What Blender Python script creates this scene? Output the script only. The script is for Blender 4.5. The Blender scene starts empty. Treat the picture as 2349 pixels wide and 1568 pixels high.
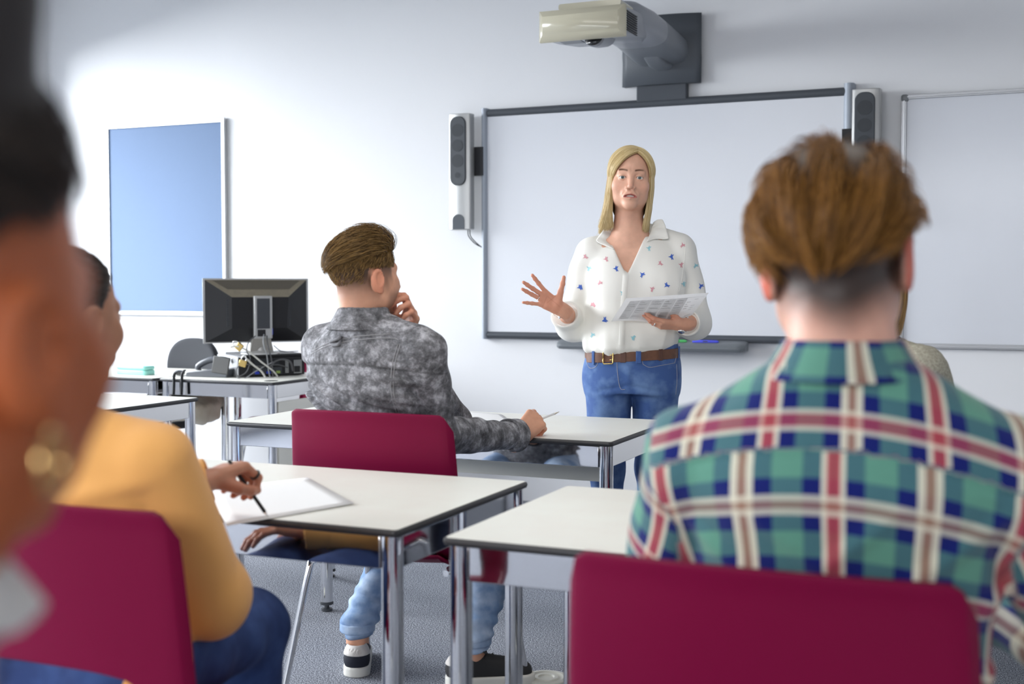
import bpy, bmesh, math, random
import numpy as np
from mathutils import Vector, Matrix, Euler
S = bpy.context.scene
COL = S.collection
PI = math.pi
rng = np.random.default_rng(7)
random.seed(7)

# ------------------------------------------------------------------ camera, light, exposure
CAM = np.array([0.0, 0.0, 1.22]); YAW = math.radians(23.42); PIT = math.radians(2.63); FPX = 2826.0
cd = bpy.data.cameras.new('camera'); cam = bpy.data.objects.new('camera', cd); COL.objects.link(cam)
cam.location = CAM; cam.rotation_euler = (PI/2 - PIT, 0, YAW)
cd.sensor_width = 36.0; cd.lens = 36.0*FPX/2349.0; cd.clip_start = 0.05
cd.dof.use_dof = True; cd.dof.focus_distance = 4.35; cd.dof.aperture_fstop = 2.9
S.camera = cam
S.view_settings.view_transform = 'Standard'; S.view_settings.look = 'None'
S.view_settings.exposure = 0.27; S.view_settings.gamma = 1.0; S.view_settings.use_curve_mapping = False
S.cycles.max_bounces = 7; S.cycles.diffuse_bounces = 4; S.cycles.glossy_bounces = 4; S.cycles.transmission_bounces = 4
S.cycles.caustics_reflective = False; S.cycles.caustics_refractive = False
S.cycles.sample_clamp_indirect = 6.0
w = bpy.data.worlds.new('sky'); S.world = w; w.use_nodes = True
w.node_tree.nodes['Background'].inputs[0].default_value = (0.75, 0.86, 1.0, 1)
w.node_tree.nodes['Background'].inputs[1].default_value = 1.0

def area(name, loc, rot, sx, sy, power, col):
    l = bpy.data.lights.new(name, 'AREA'); l.shape = 'RECTANGLE'; l.size = sx; l.size_y = sy
    l.energy = power; l.color = col
    o = bpy.data.objects.new(name, l); COL.objects.link(o); o.location = loc; o.rotation_euler = rot
    return o
# daylight entering through the three windows of the left wall, plus added fill lights behind and overhead
area('sky_light_outside_windows', (-9.8, 2.6, 4.3), (0, -math.radians(62), 0), 6.0, 11.0, 4200, (0.92, 0.96, 1.0))
area('rear_fill_light', (-1.6, -6.5, 4.1), (math.radians(68), 0, 0), 9.0, 3.4, 1000, (0.97, 0.98, 1.0))  # unseen fill added behind the camera for backs and lower wall
area('ceiling_fill_light', (-1.2, 2.6, 3.14), (0, 0, 0), 3.2, 1.2, 30, (1.0, 0.965, 0.91))  # weak warm fill added under the ceiling, no fitting there

# ------------------------------------------------------------------ view helpers: a photo pixel to a point of the room
_fw = np.array([-math.sin(YAW)*math.cos(PIT), math.cos(YAW)*math.cos(PIT), -math.sin(PIT)])
_rt = np.array([math.cos(YAW), math.sin(YAW), 0.0]); _up = np.cross(_rt, _fw)
def ray(x, y): return (x-1174.5)/FPX*_rt - (y-784.0)/FPX*_up + _fw
def onz(x, y, z): d = ray(x, y); return CAM + (z-CAM[2])/d[2]*d
def ony(x, y, Y): d = ray(x, y); return CAM + Y/d[1]*d
def atd(x, y, Z): return CAM + Z*ray(x, y)

# ------------------------------------------------------------------ object helpers
def setp(o, label=None, cat=None, group=None, kind=None):
    if label: o['label'] = label
    if cat: o['category'] = cat
    if group: o['group'] = group
    if kind: o['kind'] = kind
    return o
def empty(name, loc=(0,0,0), rotz=0.0, label=None, cat=None, group=None):
    o = bpy.data.objects.new(name, None); COL.objects.link(o); o.empty_display_size = 0.05
    o.location = loc; o.rotation_euler = (0,0,rotz)
    return setp(o, label, cat, group)
def link(name, me, m, parent=None, smooth=True, loc=None):
    o = bpy.data.objects.new(name, me); COL.objects.link(o)
    if m is not None:
        for q in (m if isinstance(m, (list, tuple)) else [m]): me.materials.append(q)
    if smooth and len(me.polygons): me.polygons.foreach_set('use_smooth', [True]*len(me.polygons))
    if parent is not None: o.parent = parent
    if loc is not None: o.location = loc
    return o
def bm_obj(name, bm, m, parent=None, smooth=False, bevel=0.0, seg=2, loc=None):
    bmesh.ops.recalc_face_normals(bm, faces=bm.faces)
    me = bpy.data.meshes.new(name); bm.to_mesh(me); bm.free()
    o = link(name, me, m, parent, smooth, loc)
    if bevel > 0:
        b = o.modifiers.new('bevel', 'BEVEL'); b.width = bevel; b.segments = seg; b.limit_method = 'ANGLE'; b.angle_limit = math.radians(40)
        b.harden_normals = False
        me.polygons.foreach_set('use_smooth', [True]*len(me.polygons))
        me.set_sharp_from_angle(angle=math.radians(50))
    return o
def add_box(bm, x0, x1, y0, y1, z0, z1, M=None, mi=0):
    vs = [Vector((x, y, z)) for x in (x0, x1) for y in (y0, y1) for z in (z0, z1)]
    if M is not None: vs = [M @ v for v in vs]
    v = [bm.verts.new(p) for p in vs]
    for f in ((0,1,3,2),(4,6,7,5),(0,4,5,1),(2,3,7,6),(0,2,6,4),(1,5,7,3)):
        bm.faces.new([v[i] for i in f]).material_index = mi
def box(name, x0, x1, y0, y1, z0, z1, m, parent=None, bevel=0.0, M=None, seg=2):
    bm = bmesh.new(); add_box(bm, x0, x1, y0, y1, z0, z1, M); return bm_obj(name, bm, m, parent, False, bevel, seg)
def add_tube(bm, pts, r, n=12, cap=True):
    pts = [Vector(p) for p in pts]; rs = r if isinstance(r, (list, tuple)) else [r]*len(pts)
    rings = []; up = None
    for i, p in enumerate(pts):
        t = (pts[min(i+1, len(pts)-1)] - pts[max(i-1, 0)]).normalized()
        if up is None:
            up = t.orthogonal().normalized()
        up = (up - t*up.dot(t))
        up = up.normalized() if up.length > 1e-6 else t.orthogonal().normalized()
        b = t.cross(up)
        rings.append([bm.verts.new(p + (up*math.cos(a) + b*math.sin(a))*rs[i]) for a in (2*PI*k/n for k in range(n))])
    for a, b in zip(rings[:-1], rings[1:]):
        for k in range(n): bm.faces.new((a[k], a[(k+1)%n], b[(k+1)%n], b[k]))
    if cap:
        bm.faces.new(rings[0][::-1]); bm.faces.new(rings[-1])
def tube(name, pts, r, m, parent=None, n=12):
    bm = bmesh.new(); add_tube(bm, pts, r, n)
    o = bm_obj(name, bm, m, parent, True); o.data.set_sharp_from_angle(angle=math.radians(55)); return o
def spline(pts, n=8):
    P = [np.array(p, float) for p in pts]; P = [2*P[0]-P[1]] + P + [2*P[-1]-P[-2]]; out = []
    for i in range(1, len(P)-2):
        for k in range(n):
            t = k/n; a, b, c, d = P[i-1], P[i], P[i+1], P[i+2]
            out.append(0.5*((2*b) + (c-a)*t + (2*a-5*b+4*c-d)*t*t + (3*b-a-3*c+d)*t**3))
    out.append(P[-2]); return [Vector(p) for p in out]
def add_lathe(bm, prof, n=32, M=None):
    rings = []
    for r, z in prof:
        ring = []
        for k in range(n):
            p = Vector((r*math.cos(2*PI*k/n), r*math.sin(2*PI*k/n), z)); ring.append(bm.verts.new(M @ p if M is not None else p))
        rings.append(ring)
    for a, b in zip(rings[:-1], rings[1:]):
        for k in range(n): bm.faces.new((a[k], a[(k+1)%n], b[(k+1)%n], b[k]))
    bm.faces.new(rings[0][::-1]); bm.faces.new(rings[-1])
def lathe(name, prof, m, parent=None, n=32, M=None):
    bm = bmesh.new(); add_lathe(bm, prof, n, M); o = bm_obj(name, bm, m, parent, True); o.data.set_sharp_from_angle(angle=math.radians(40)); return o
def add_prism(bm, poly, z0, z1, M=None):
    a = [Vector((x, y, z0)) for x, y in poly]; b = [Vector((x, y, z1)) for x, y in poly]
    if M is not None: a = [M @ v for v in a]; b = [M @ v for v in b]
    a = [bm.verts.new(v) for v in a]; b = [bm.verts.new(v) for v in b]; n = len(poly)
    bm.faces.new(a[::-1]); bm.faces.new(b)
    for k in range(n): bm.faces.new((a[k], a[(k+1)%n], b[(k+1)%n], b[k]))
def prism(name, poly, z0, z1, m, parent=None, M=None, bevel=0.0, seg=2):
    bm = bmesh.new(); add_prism(bm, poly, z0, z1, M); return bm_obj(name, bm, m, parent, False, bevel, seg)
def rrect(w, h, r, n=6, cx=0.0, cy=0.0):
    out = []
    for sx, sy, a0 in ((1,1,0),(-1,1,90),(-1,-1,180),(1,-1,270)):
        for k in range(n+1):
            a = math.radians(a0 + 90*k/n); out.append((cx + sx*(w/2-r) + r*math.cos(a), cy + sy*(h/2-r) + r*math.sin(a)))
    return out
def copy_tree(o, parent=None):
    c = o.copy(); COL.objects.link(c); c.parent = parent
    for ch in list(o.children): copy_tree(ch, c)
    return c
WALLM = Matrix(((1,0,0,0),(0,0,-1,0),(0,1,0,0),(0,0,0,1)))   # (x, z, out of the front wall) -> room axes
def wallm(y): return Matrix.Translation((0, y, 0)) @ WALLM

# ------------------------------------------------------------------ materials
MATS = {}
def mat(name, col, rough=0.5, metal=0.0, noise=None, bump=None, spec=0.5, sheen=0.0, coat=0.0, sss=0.0, trans=0.0):
    """noise=(scale, second colour, low, high), bump=(scale, strength)"""
    if name in MATS: return MATS[name]
    m = bpy.data.materials.new(name); m.use_nodes = True; nt = m.node_tree; b = nt.nodes['Principled BSDF']
    b.inputs['Base Color'].default_value = (*col, 1); b.inputs['Roughness'].default_value = rough; b.inputs['Metallic'].default_value = metal
    b.inputs['Specular IOR Level'].default_value = spec
    if sheen: b.inputs['Sheen Weight'].default_value = sheen
    if coat: b.inputs['Coat Weight'].default_value = coat
    if trans: b.inputs['Transmission Weight'].default_value = trans
    if sss:
        b.inputs['Subsurface Weight'].default_value = sss; b.inputs['Subsurface Radius'].default_value = (0.012, 0.005, 0.003)
        b.inputs['Subsurface Scale'].default_value = 1.0
    tc = nt.nodes.new('ShaderNodeTexCoord')
    if noise:
        n = nt.nodes.new('ShaderNodeTexNoise'); n.inputs['Scale'].default_value = noise[0]; n.inputs['Detail'].default_value = 5
        nt.links.new(tc.outputs['Object'], n.inputs['Vector'])
        mr = nt.nodes.new('ShaderNodeMapRange'); mr.inputs[1].default_value = noise[2]; mr.inputs[2].default_value = noise[3]
        nt.links.new(n.outputs['Fac'], mr.inputs[0])
        mx = nt.nodes.new('ShaderNodeMix'); mx.data_type = 'RGBA'; mx.inputs[6].default_value = (*col, 1); mx.inputs[7].default_value = (*noise[1], 1)
        nt.links.new(mr.outputs[0], mx.inputs[0]); nt.links.new(mx.outputs[2], b.inputs['Base Color'])
    if bump:
        n = nt.nodes.new('ShaderNodeTexNoise'); n.inputs['Scale'].default_value = bump[0]; n.inputs['Detail'].default_value = 4
        nt.links.new(tc.outputs['Object'], n.inputs['Vector'])
        bp = nt.nodes.new('ShaderNodeBump'); bp.inputs['Strength'].default_value = bump[1]; bp.inputs['Distance'].default_value = 0.004
        nt.links.new(n.outputs['Fac'], bp.inputs['Height']); nt.links.new(bp.outputs[0], b.inputs['Normal'])
    MATS[name] = m; return m
def sr(r, g, b):
    f = lambda c: (c/255/12.92) if c/255 <= 0.04045 else ((c/255+0.055)/1.055)**2.4
    return (f(r), f(g), f(b))
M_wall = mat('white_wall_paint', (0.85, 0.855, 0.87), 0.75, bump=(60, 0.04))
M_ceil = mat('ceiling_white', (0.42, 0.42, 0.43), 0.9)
M_chrome = mat('polished_chrome', (0.80, 0.80, 0.81), 0.07, 1.0)
M_mirror = mat('polished_steel_apron', (0.70, 0.70, 0.71), 0.05, 1.0)
M_top = mat('cream_laminate', (0.80, 0.805, 0.735), 0.40, noise=(9, (0.78, 0.765, 0.70), 0.3, 0.7))
M_edge = mat('charcoal_edging', (0.040, 0.040, 0.042), 0.42)
M_panel = mat('cream_panel', (0.86, 0.85, 0.77), 0.5)
M_red = mat('raspberry_plastic', (0.175, 0.0012, 0.034), 0.45, bump=(900, 0.05), spec=0.16)
M_black = mat('black_plastic', (0.016, 0.016, 0.018), 0.5, spec=0.35)
M_dark = mat('dark_grey_plastic', (0.045, 0.05, 0.058), 0.45)
M_rail = mat('slate_grey_rail', (0.075, 0.084, 0.098), 0.6, 0.1)
M_railside = mat('silver_grey_rail', (0.40, 0.44, 0.50), 0.5, 0.2)
M_silver = mat('silver_plastic', (0.50, 0.50, 0.49), 0.34, 0.45)
M_alu = mat('brushed_aluminium', (0.72, 0.72, 0.72), 0.28, 0.9)
M_white = mat('white_enamel', (0.80, 0.80, 0.80), 0.35)
M_board = mat('whiteboard_surface', (0.80, 0.815, 0.855), 0.30)
M_wboard = mat('enamel_whiteboard_surface', (0.77, 0.79, 0.84), 0.2, noise=(3, (0.75, 0.77, 0.82), 0.35, 0.7))
M_blue = mat('blue_felt', (0.165, 0.235, 0.37), 0.9, sheen=0.1, bump=(300, 0.15))
# ------------------------------------------------------------------ the room
WY = 6.40; LX = -6.16; RX = 3.2; BY = -3.0; CZ = 3.2
def struct(name, o): setp(o, kind='structure'); return o
m = bpy.data.materials.new('grey_fleck_carpet'); m.use_nodes = True; nt = m.node_tree; b = nt.nodes['Principled BSDF']; b.inputs['Roughness'].default_value = 1.0
tc = nt.nodes.new('ShaderNodeTexCoord'); n1 = nt.nodes.new('ShaderNodeTexNoise'); n1.inputs['Scale'].default_value = 230; n1.inputs['Detail'].default_value = 3; n1.inputs['Roughness'].default_value = 0.7
n2 = nt.nodes.new('ShaderNodeTexNoise'); n2.inputs['Scale'].default_value = 6; nt.links.new(tc.outputs['Object'], n2.inputs['Vector'])
nt.links.new(tc.outputs['Object'], n1.inputs['Vector'])
cr = nt.nodes.new('ShaderNodeValToRGB'); e = cr.color_ramp.elements
e[0].position = 0.39; e[0].color = (*sr(50, 54, 66), 1); e[1].position = 0.62; e[1].color = (*sr(206, 211, 222), 1)
k = cr.color_ramp.elements.new(0.50); k.color = (*sr(118, 122, 132), 1)
nt.links.new(n1.outputs['Fac'], cr.inputs[0])
nt.links.new(cr.outputs[0], b.inputs['Base Color'])
bp = nt.nodes.new('ShaderNodeBump'); bp.inputs['Strength'].default_value = 0.25; bp.inputs['Distance'].default_value = 0.003
nt.links.new(n1.outputs['Fac'], bp.inputs['Height']); nt.links.new(bp.outputs[0], b.inputs['Normal'])
M_carpet = m
struct('floor', box('floor', LX-0.2, RX+0.2, BY-0.2, WY+0.2, -0.1, 0.0, M_carpet))
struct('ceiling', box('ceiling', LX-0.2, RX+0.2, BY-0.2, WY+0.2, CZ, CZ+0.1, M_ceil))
struct('wall_front', box('wall_front', LX-0.2, RX+0.2, WY, WY+0.15, 0, CZ, M_wall))
struct('wall_right', box('wall_right', RX, RX+0.15, BY, WY, 0, CZ, M_wall))
# left wall with three window openings, rear wall with one added to let fill light in
bm = bmesh.new(); WIN = [(3.95, 6.12), (1.45, 3.6), (-1.5, 1.1)]; Z0, Z1 = 0.55, 2.78
add_box(bm, LX-0.15, LX, BY, WY, 0, Z0); add_box(bm, LX-0.15, LX, BY, WY, Z1, CZ)
ys = [BY, -1.5, 1.1, 1.45, 3.6, 3.95, 6.12, WY]
for i in (0, 2, 4, 6): add_box(bm, LX-0.15, LX, ys[i], ys[i+1], Z0, Z1)
struct('wall_left', bm_obj('wall_left', bm, M_wall))
bm = bmesh.new(); add_box(bm, LX, RX, BY-0.15, BY, 0, 1.1); add_box(bm, LX, RX, BY-0.15, BY, 2.7, CZ)
add_box(bm, LX, -4.2, BY-0.15, BY, 1.1, 2.7); add_box(bm, 1.2, RX, BY-0.15, BY, 1.1, 2.7)
struct('wall_back', bm_obj('wall_back', bm, M_wall))
m = bpy.data.materials.new('window_glass'); m.use_nodes = True; nt = m.node_tree; nt.nodes.remove(nt.nodes['Principled BSDF'])
tr = nt.nodes.new('ShaderNodeBsdfTransparent'); gl = nt.nodes.new('ShaderNodeBsdfGlossy'); gl.inputs['Roughness'].default_value = 0.02
mx = nt.nodes.new('ShaderNodeMixShader'); mx.inputs[0].default_value = 0.05
nt.links.new(tr.outputs[0], mx.inputs[1]); nt.links.new(gl.outputs[0], mx.inputs[2]); nt.links.new(mx.outputs[0], nt.nodes['Material Output'].inputs[0])
M_glass = m
for i, (a, c) in enumerate(WIN):
    bm = bmesh.new(); f = 0.05
    add_box(bm, LX-0.10, LX-0.04, a, a+f, Z0, Z1); add_box(bm, LX-0.10, LX-0.04, c-f, c, Z0, Z1)
    add_box(bm, LX-0.10, LX-0.04, a+f, c-f, Z0, Z0+f); add_box(bm, LX-0.10, LX-0.04, a+f, c-f, Z1-f, Z1)
    mid = (a+c)/2; add_box(bm, LX-0.095, LX-0.045, mid-f/2, mid+f/2, Z0+f, Z1-f)
    o = struct('window', bm_obj('window_%d' % (i+1), bm, M_white))
    bm = bmesh.new(); add_box(bm, LX-0.074, LX-0.068, a+f, mid-f/2, Z0+f, Z1-f); add_box(bm, LX-0.074, LX-0.068, mid+f/2, c-f, Z0+f, Z1-f)
    bm_obj('pane', bm, M_glass, o)
bm = bmesh.new(); f = 0.05
add_box(bm, -4.2, 1.2, BY-0.1, BY-0.04, 1.1, 1.1+f); add_box(bm, -4.2, 1.2, BY-0.1, BY-0.04, 2.7-f, 2.7)
for x in (-4.2, -2.4, -0.6, 1.2-f): add_box(bm, x, x+f, BY-0.1, BY-0.04, 1.1+f, 2.7-f)
struct('w', bm_obj('window_4', bm, M_white))  # unseen rear window, added along with its fill light
struct('t', box('trim_1', LX, LX+0.03, 3.88, 6.2, 2.785, 2.84, M_white))    # blind rail above the front window
# ------------------------------------------------------------------ blue pin board
pb = empty('pin_board', (-5.18, WY, 1.645), 0, 'blue felt pin board in a white aluminium frame on the left of the front wall', 'pin board')
w2, h2 = 0.468, 0.617
box('felt_panel', -w2+0.015, w2-0.015, -0.022, -0.004, -h2+0.015, h2-0.015, M_blue, pb)
bm = bmesh.new()
for a in ((-w2, w2, h2-0.026, h2), (-w2, w2, -h2, -h2+0.026), (-w2, -w2+0.022, -h2+0.026, h2-0.026), (w2-0.022, w2, -h2+0.026, h2-0.026)):
    add_box(bm, a[0], a[1], -0.032, 0, a[2], a[3])
bm_obj('frame', bm, M_alu, pb, bevel=0.003)
# ------------------------------------------------------------------ interactive board with speakers, tray and projector
ib = empty('interactive_whiteboard', (-1.918, WY, 1.567), 0, 'large interactive whiteboard with slate grey rails behind the standing woman', 'whiteboard')
W, H = 1.02, 0.648
box('writing_surface', -W+0.03, W-0.03, -0.04, -0.003, -H+0.025, H-0.02, M_board, ib)
def rail(name, x0, x1, z0, z1, m, horiz, d=0.062):
    n = 8; bm = bmesh.new(); prof = []
    wd = (z1-z0) if horiz else (x1-x0)
    for k in range(n+1):
        a = PI*k/n; prof.append((-wd/2*math.cos(a), -0.016 - (d-0.016)*math.sin(a)**0.7))
    prof = [(-wd/2, 0.0)] + prof + [(wd/2, 0.0)]
    L0, L1, c = (x0, x1, (z0+z1)/2) if horiz else (z0, z1, (x0+x1)/2)
    rings = []
    for L in (L0, L1):
        rings.append([bm.verts.new((L, q, c+p) if horiz else (c+p, q, L)) for p, q in prof])
    k = len(prof)
    for i in range(k): bm.faces.new((rings[0][i], rings[0][(i+1)%k], rings[1][(i+1)%k], rings[1][i]))
    bm.faces.new(rings[0]); bm.faces.new(rings[1][::-1])
    o = bm_obj(name, bm, m, ib, True); o.data.set_sharp_from_angle(angle=math.radians(50)); return o
rail('top_rail', -W+0.034, W-0.04, H-0.052, H-0.004, M_rail, True, 0.055)
rail('bottom_rail', -W+0.034, W-0.04, -H, -H+0.042, M_rail, True, 0.06)
rail('side_rail', -W-0.004, -W+0.034, -H-0.002, H, M_railside, False)
rail('side_rail', W-0.05, W+0.004, -H-0.002, H+0.012, M_railside, False)
# pen tray and pens
tray = empty('pen_tray', (-1.93, WY-0.06, 0.905), 0, 'long grey pen tray under the interactive whiteboard', 'pen tray')
prof = [(0.0, 0.028), (-0.05, 0.018), (-0.085, 0.004), (-0.098, -0.012), (-0.09, -0.03), (-0.02, -0.034), (0.0, -0.03)]
bm = bmesh.new(); rr = []
for x, s in ((-0.52, 0.75), (-0.50, 0.97), (-0.47, 1.0), (0.47, 1.0), (0.50, 0.97), (0.52, 0.75)):
    rr.append([bm.verts.new((x, p*s, q*s)) for p, q in prof])
for a, c in zip(rr[:-1], rr[1:]):
    for i in range(len(prof)): bm.faces.new((a[i], a[(i+1)%len(prof)], c[(i+1)%len(prof)], c[i]))
bm.faces.new(rr[0]); bm.faces.new(rr[-1][::-1])
bm_obj('tray_body', bm, mat('tray_grey', (0.16, 0.175, 0.19), 0.4), tray, bevel=0.003)
box('pen_well', 0.10, 0.39, -0.078, -0.016, 0.006, 0.012, M_dark, tray, M=Matrix.Rotation(0.24, 4, 'X'))
for x0, x1, c, nm in ((0.105, 0.205, (0.10, 0.55, 0.16), 'green'), (0.235, 0.375, (0.09, 0.11, 0.80), 'blue')):
    o = tube('tray_pen', [(x0, 0, 0), (x0+0.01, 0, 0), (x1-0.012, 0, 0), (x1, 0, 0)], [0.006, 0.0085, 0.0085, 0.004], mat('pen_'+nm, c, 0.35), None)
    o.location = (-1.93, WY-0.108, 0.927); setp(o, '%s board pen lying in the grey pen tray' % nm, 'pen', 'board pens in the tray')
    box('pen_button', (x0+x1)/2-0.012, (x0+x1)/2+0.012, -0.009, -0.005, -0.001, 0.004, M_dark, o)
# speakers
def speaker(x, z, lab, side):
    s = empty('wall_speaker', (x, WY-0.075, z), 0, lab, 'speaker', 'speakers beside the interactive whiteboard')
    prism('cabinet', [(-0.072, -0.005), (-0.066, -0.045), (-0.04, -0.055), (0.04, -0.055), (0.066, -0.045), (0.072, -0.005), (0.055, 0.03), (-0.055, 0.03)], -0.325, 0.325, M_silver, s, bevel=0.004)
    Mw = Matrix.Translation((-0.003, -0.053, 0.115)) @ WALLM
    bm = bmesh.new(); add_prism(bm, rrect(0.098, 0.385, 0.042, 8), 0, 0.012, Mw)
    g = bm_obj('grille', bm, mat('speaker_grille', (0.055, 0.062, 0.072), 0.55, bump=(1500, 0.3)), s, bevel=0.005, seg=3)
    for dz, r in ((0.115, 0.036), (0.03, 0.034), (-0.055, 0.036), (-0.135, 0.016)):
        bm = bmesh.new(); add_lathe(bm, [(r, 0), (r, 0.0012)], 28, Mw @ Matrix.Translation((0, dz, 0.012)))
        bm_obj('driver_cone', bm, mat('driver_dark_grille', (0.035, 0.04, 0.047), 0.6), g)  # darker grey discs where the drivers sit
    arch = [(-0.037, 0), (0.037, 0)] + [(0.037*math.cos(a), 0.05+0.034*math.sin(a)) for a in np.linspace(0, PI, 12)]
    prism('foot_cover', arch, 0, 0.006, M_rail, s, M=Matrix.Translation((-0.002, -0.053, -0.322)) @ WALLM)
    box('bracket', min(0, side*0.12), max(0, side*0.12), 0.0, 0.03, -0.02, 0.14, M_black, s)
    return s
s1 = speaker(-3.042, 1.858, 'slim silver speaker with grey grille left of the interactive whiteboard', 1)
for q in (0.0, 0.012):
    tube('speaker_cable', spline([(0.03+q, 0.0, -0.322), (0.035+q, 0.0, -0.36), (0.06+q, 0.03, -0.40), (0.10+q, 0.055, -0.425-q)]), 0.0028, M_black, s1, 8)
speaker(-0.828, 1.858, 'slim silver speaker partly hidden above the plaid-shirted head', -1)
# projector
pj = empty('wall_projector', (-1.89, WY, 2.38), 0, 'cream and grey short throw projector on a boom above the interactive whiteboard', 'projector')
M_pg = mat('projector_grey', (0.20, 0.215, 0.235), 0.38); M_pl = mat('projector_light_grey', (0.30, 0.315, 0.345), 0.32)
M_pc = mat('projector_cream', (0.60, 0.565, 0.43), 0.16, coat=0.4)
bm = bmesh.new(); n = 14
for k in range(n+1):       # bowed wall plate
    a = -1 + 2*k/n; yb = -0.035 - 0.035*(1-a*a)
    for z in (-0.10, 0.03, 0.055, 0.26): bm.verts.new((a*0.212, yb + (0.006 if 0.03 <= z < 0.05 else 0), z))
bm.verts.ensure_lookup_table()
for k in range(n):
    for j in range(3): bm.faces.new([bm.verts[i] for i in (k*4+j, (k+1)*4+j, (k+1)*4+j+1, k*4+j+1)])
o = bm_obj('wall_plate', bm, mat('plate_grey', (0.10, 0.112, 0.128), 0.5), pj, True); md = o.modifiers.new('solid', 'SOLIDIFY'); md.thickness = 0.03; md.offset = 0
bm = bmesh.new(); add_prism(bm, rrect(0.275, 0.17, 0.01), 0, 0.05, Matrix.Translation((0.0, 0, -0.115)) @ WALLM)
bm_obj('neck', bm, M_rail, pj, bevel=0.006)
# boom: loft of rounded sections from the plate to the body
def loft_obj(name, secs, m, parent, smooth=True, cap=True):
    bm = bmesh.new(); rings = [[bm.verts.new(p) for p in s] for s in secs]; n = len(secs[0])
    for a, b_ in zip(rings[:-1], rings[1:]):
        for k in range(n): bm.faces.new((a[k], a[(k+1)%n], b_[(k+1)%n], b_[k]))
    if cap: bm.faces.new(rings[0][::-1]); bm.faces.new(rings[-1])
    o = bm_obj(name, bm, m, parent, smooth); o.data.set_sharp_from_angle(angle=math.radians(45)); return o
def sec(y, cx, cz, w_, h_, p=3.0, n=28):
    out = []
    for k in range(n):
        a = 2*PI*k/n; c, s_ = math.cos(a), math.sin(a)
        out.append((cx + w_/2*math.copysign(abs(c)**(2/p), c), y, cz + h_/2*math.copysign(abs(s_)**(2/p), s_)))
    return out
loft_obj('boom', [sec(-0.05, 0.0, 0.07, 0.30, 0.16), sec(-0.20, 0, 0.085, 0.30, 0.155), sec(-0.42, 0, 0.10, 0.295, 0.15), sec(-0.44, 0, 0.10, 0.29, 0.145)], M_pg, pj)
loft_obj('boom_cover', [sec(-0.435, 0, 0.10, 0.296, 0.152), sec(-0.60, 0, 0.105, 0.295, 0.155), sec(-0.80, -0.01, 0.105, 0.29, 0.15), sec(-0.92, -0.03, 0.10, 0.26, 0.12)], M_pl, pj)
loft_obj('boom_foot', [sec(-0.05, 0.02, -0.01, 0.10, 0.05), sec(-0.15, 0.01, -0.005, 0.10, 0.045), sec(-0.26, 0.0, 0.03, 0.085, 0.03)], M_pg, pj)
# body: grey housing with a chamfered cream front
secs = []
def chs(y, w_, zt, zb, c):
    x = w_/2; return [(-x-0.062, y, zb+c), (-x+c-0.062, y, zb), (x-c-0.062, y, zb), (x-0.062, y, zb+c), (x-0.062, y, zt-c), (x-c-0.062, y, zt), (-x+c-0.062, y, zt), (-x-0.062, y, zt-c)]
loft_obj('housing', [chs(-1.10, 0.41, 0.085, -0.032, 0.004), chs(-0.86, 0.41, 0.10, -0.012, 0.004), chs(-0.70, 0.36, 0.10, 0.0, 0.02)], M_pl, pj, False)
loft_obj('front_fascia', [chs(-1.082, 0.415, 0.094, -0.047, 0.002), chs(-1.10, 0.415, 0.094, -0.047, 0.002), chs(-1.13, 0.362, 0.064, -0.018, 0.002)], M_pc, pj, False)
loft_obj('top_cover', [[(x-0.04, y, z) for x, z in rrect(0.30, 0.028, 0.01, 4, 0, 0.115)] for y in (-1.06, -0.78)], M_pc, pj, False)
bm = bmesh.new()
for k in range(9): add_box(bm, 0.1405, 0.1475, -1.08, -0.93, -0.018+k*0.0105, -0.013+k*0.0105)
bm_obj('vent_slats', bm, M_black, pj)
bm = bmesh.new(); add_lathe(bm, [(0.03, -0.06), (0.05, -0.05), (0.056, 0.0), (0.056, 0.10), (0.04, 0.115), (0.01, 0.12)], 28, Matrix.Translation((-0.02, -1.0, -0.015)) @ Matrix.Rotation(math.radians(-78), 4, 'X') )
o = bm_obj('lens_hood', bm, M_pl, pj, True); o.data.set_sharp_from_angle(angle=math.radians(40))
bm = bmesh.new(); add_lathe(bm, [(0.042, 0), (0.042, 0.004)], 28, Matrix.Translation((-0.02, -1.052, -0.036)) @ Matrix.Rotation(math.radians(62), 4, 'X'))
bm_obj('lens', bm, mat('lens_black', (0.01, 0.01, 0.012), 0.08), pj, True)
box('label_plate', -0.2, -0.10, -1.04, -0.95, -0.034, -0.029, M_pg, pj)
# ------------------------------------------------------------------ plain whiteboard on the right
wb = empty('whiteboard', (0.33, WY, 1.532), 0, 'plain enamel whiteboard in a thin aluminium frame at the right edge', 'whiteboard')
box('writing_surface', -0.985, 0.985, -0.018, -0.002, -0.607, 0.607, M_wboard, wb)
bm = bmesh.new()
for a in ((-1.0, 1.0, 0.602, 0.622), (-1.0, 1.0, -0.622, -0.598), (-1.0, -0.976, -0.598, 0.602), (0.976, 1.0, -0.598, 0.602)):
    add_box(bm, a[0], a[1], -0.028, 0, a[2], a[3]); add_box(bm, a[0]+0.006, a[1]-0.006, -0.034, -0.026, a[2]+0.006, a[3]-0.006)
bm_obj('frame', bm, mat('board_frame_alu', (0.45, 0.46, 0.48), 0.3, 0.8), wb, bevel=0.002)
for sx in (-1, 1):
    for sz in (-1, 1): box('corner_cap', sx*0.985-0.018, sx*0.985+0.018, -0.036, 0, sz*0.608-0.018, sz*0.608+0.018, mat('cap_grey', (0.22, 0.23, 0.24), 0.5), wb, 0.012, seg=3)
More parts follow.
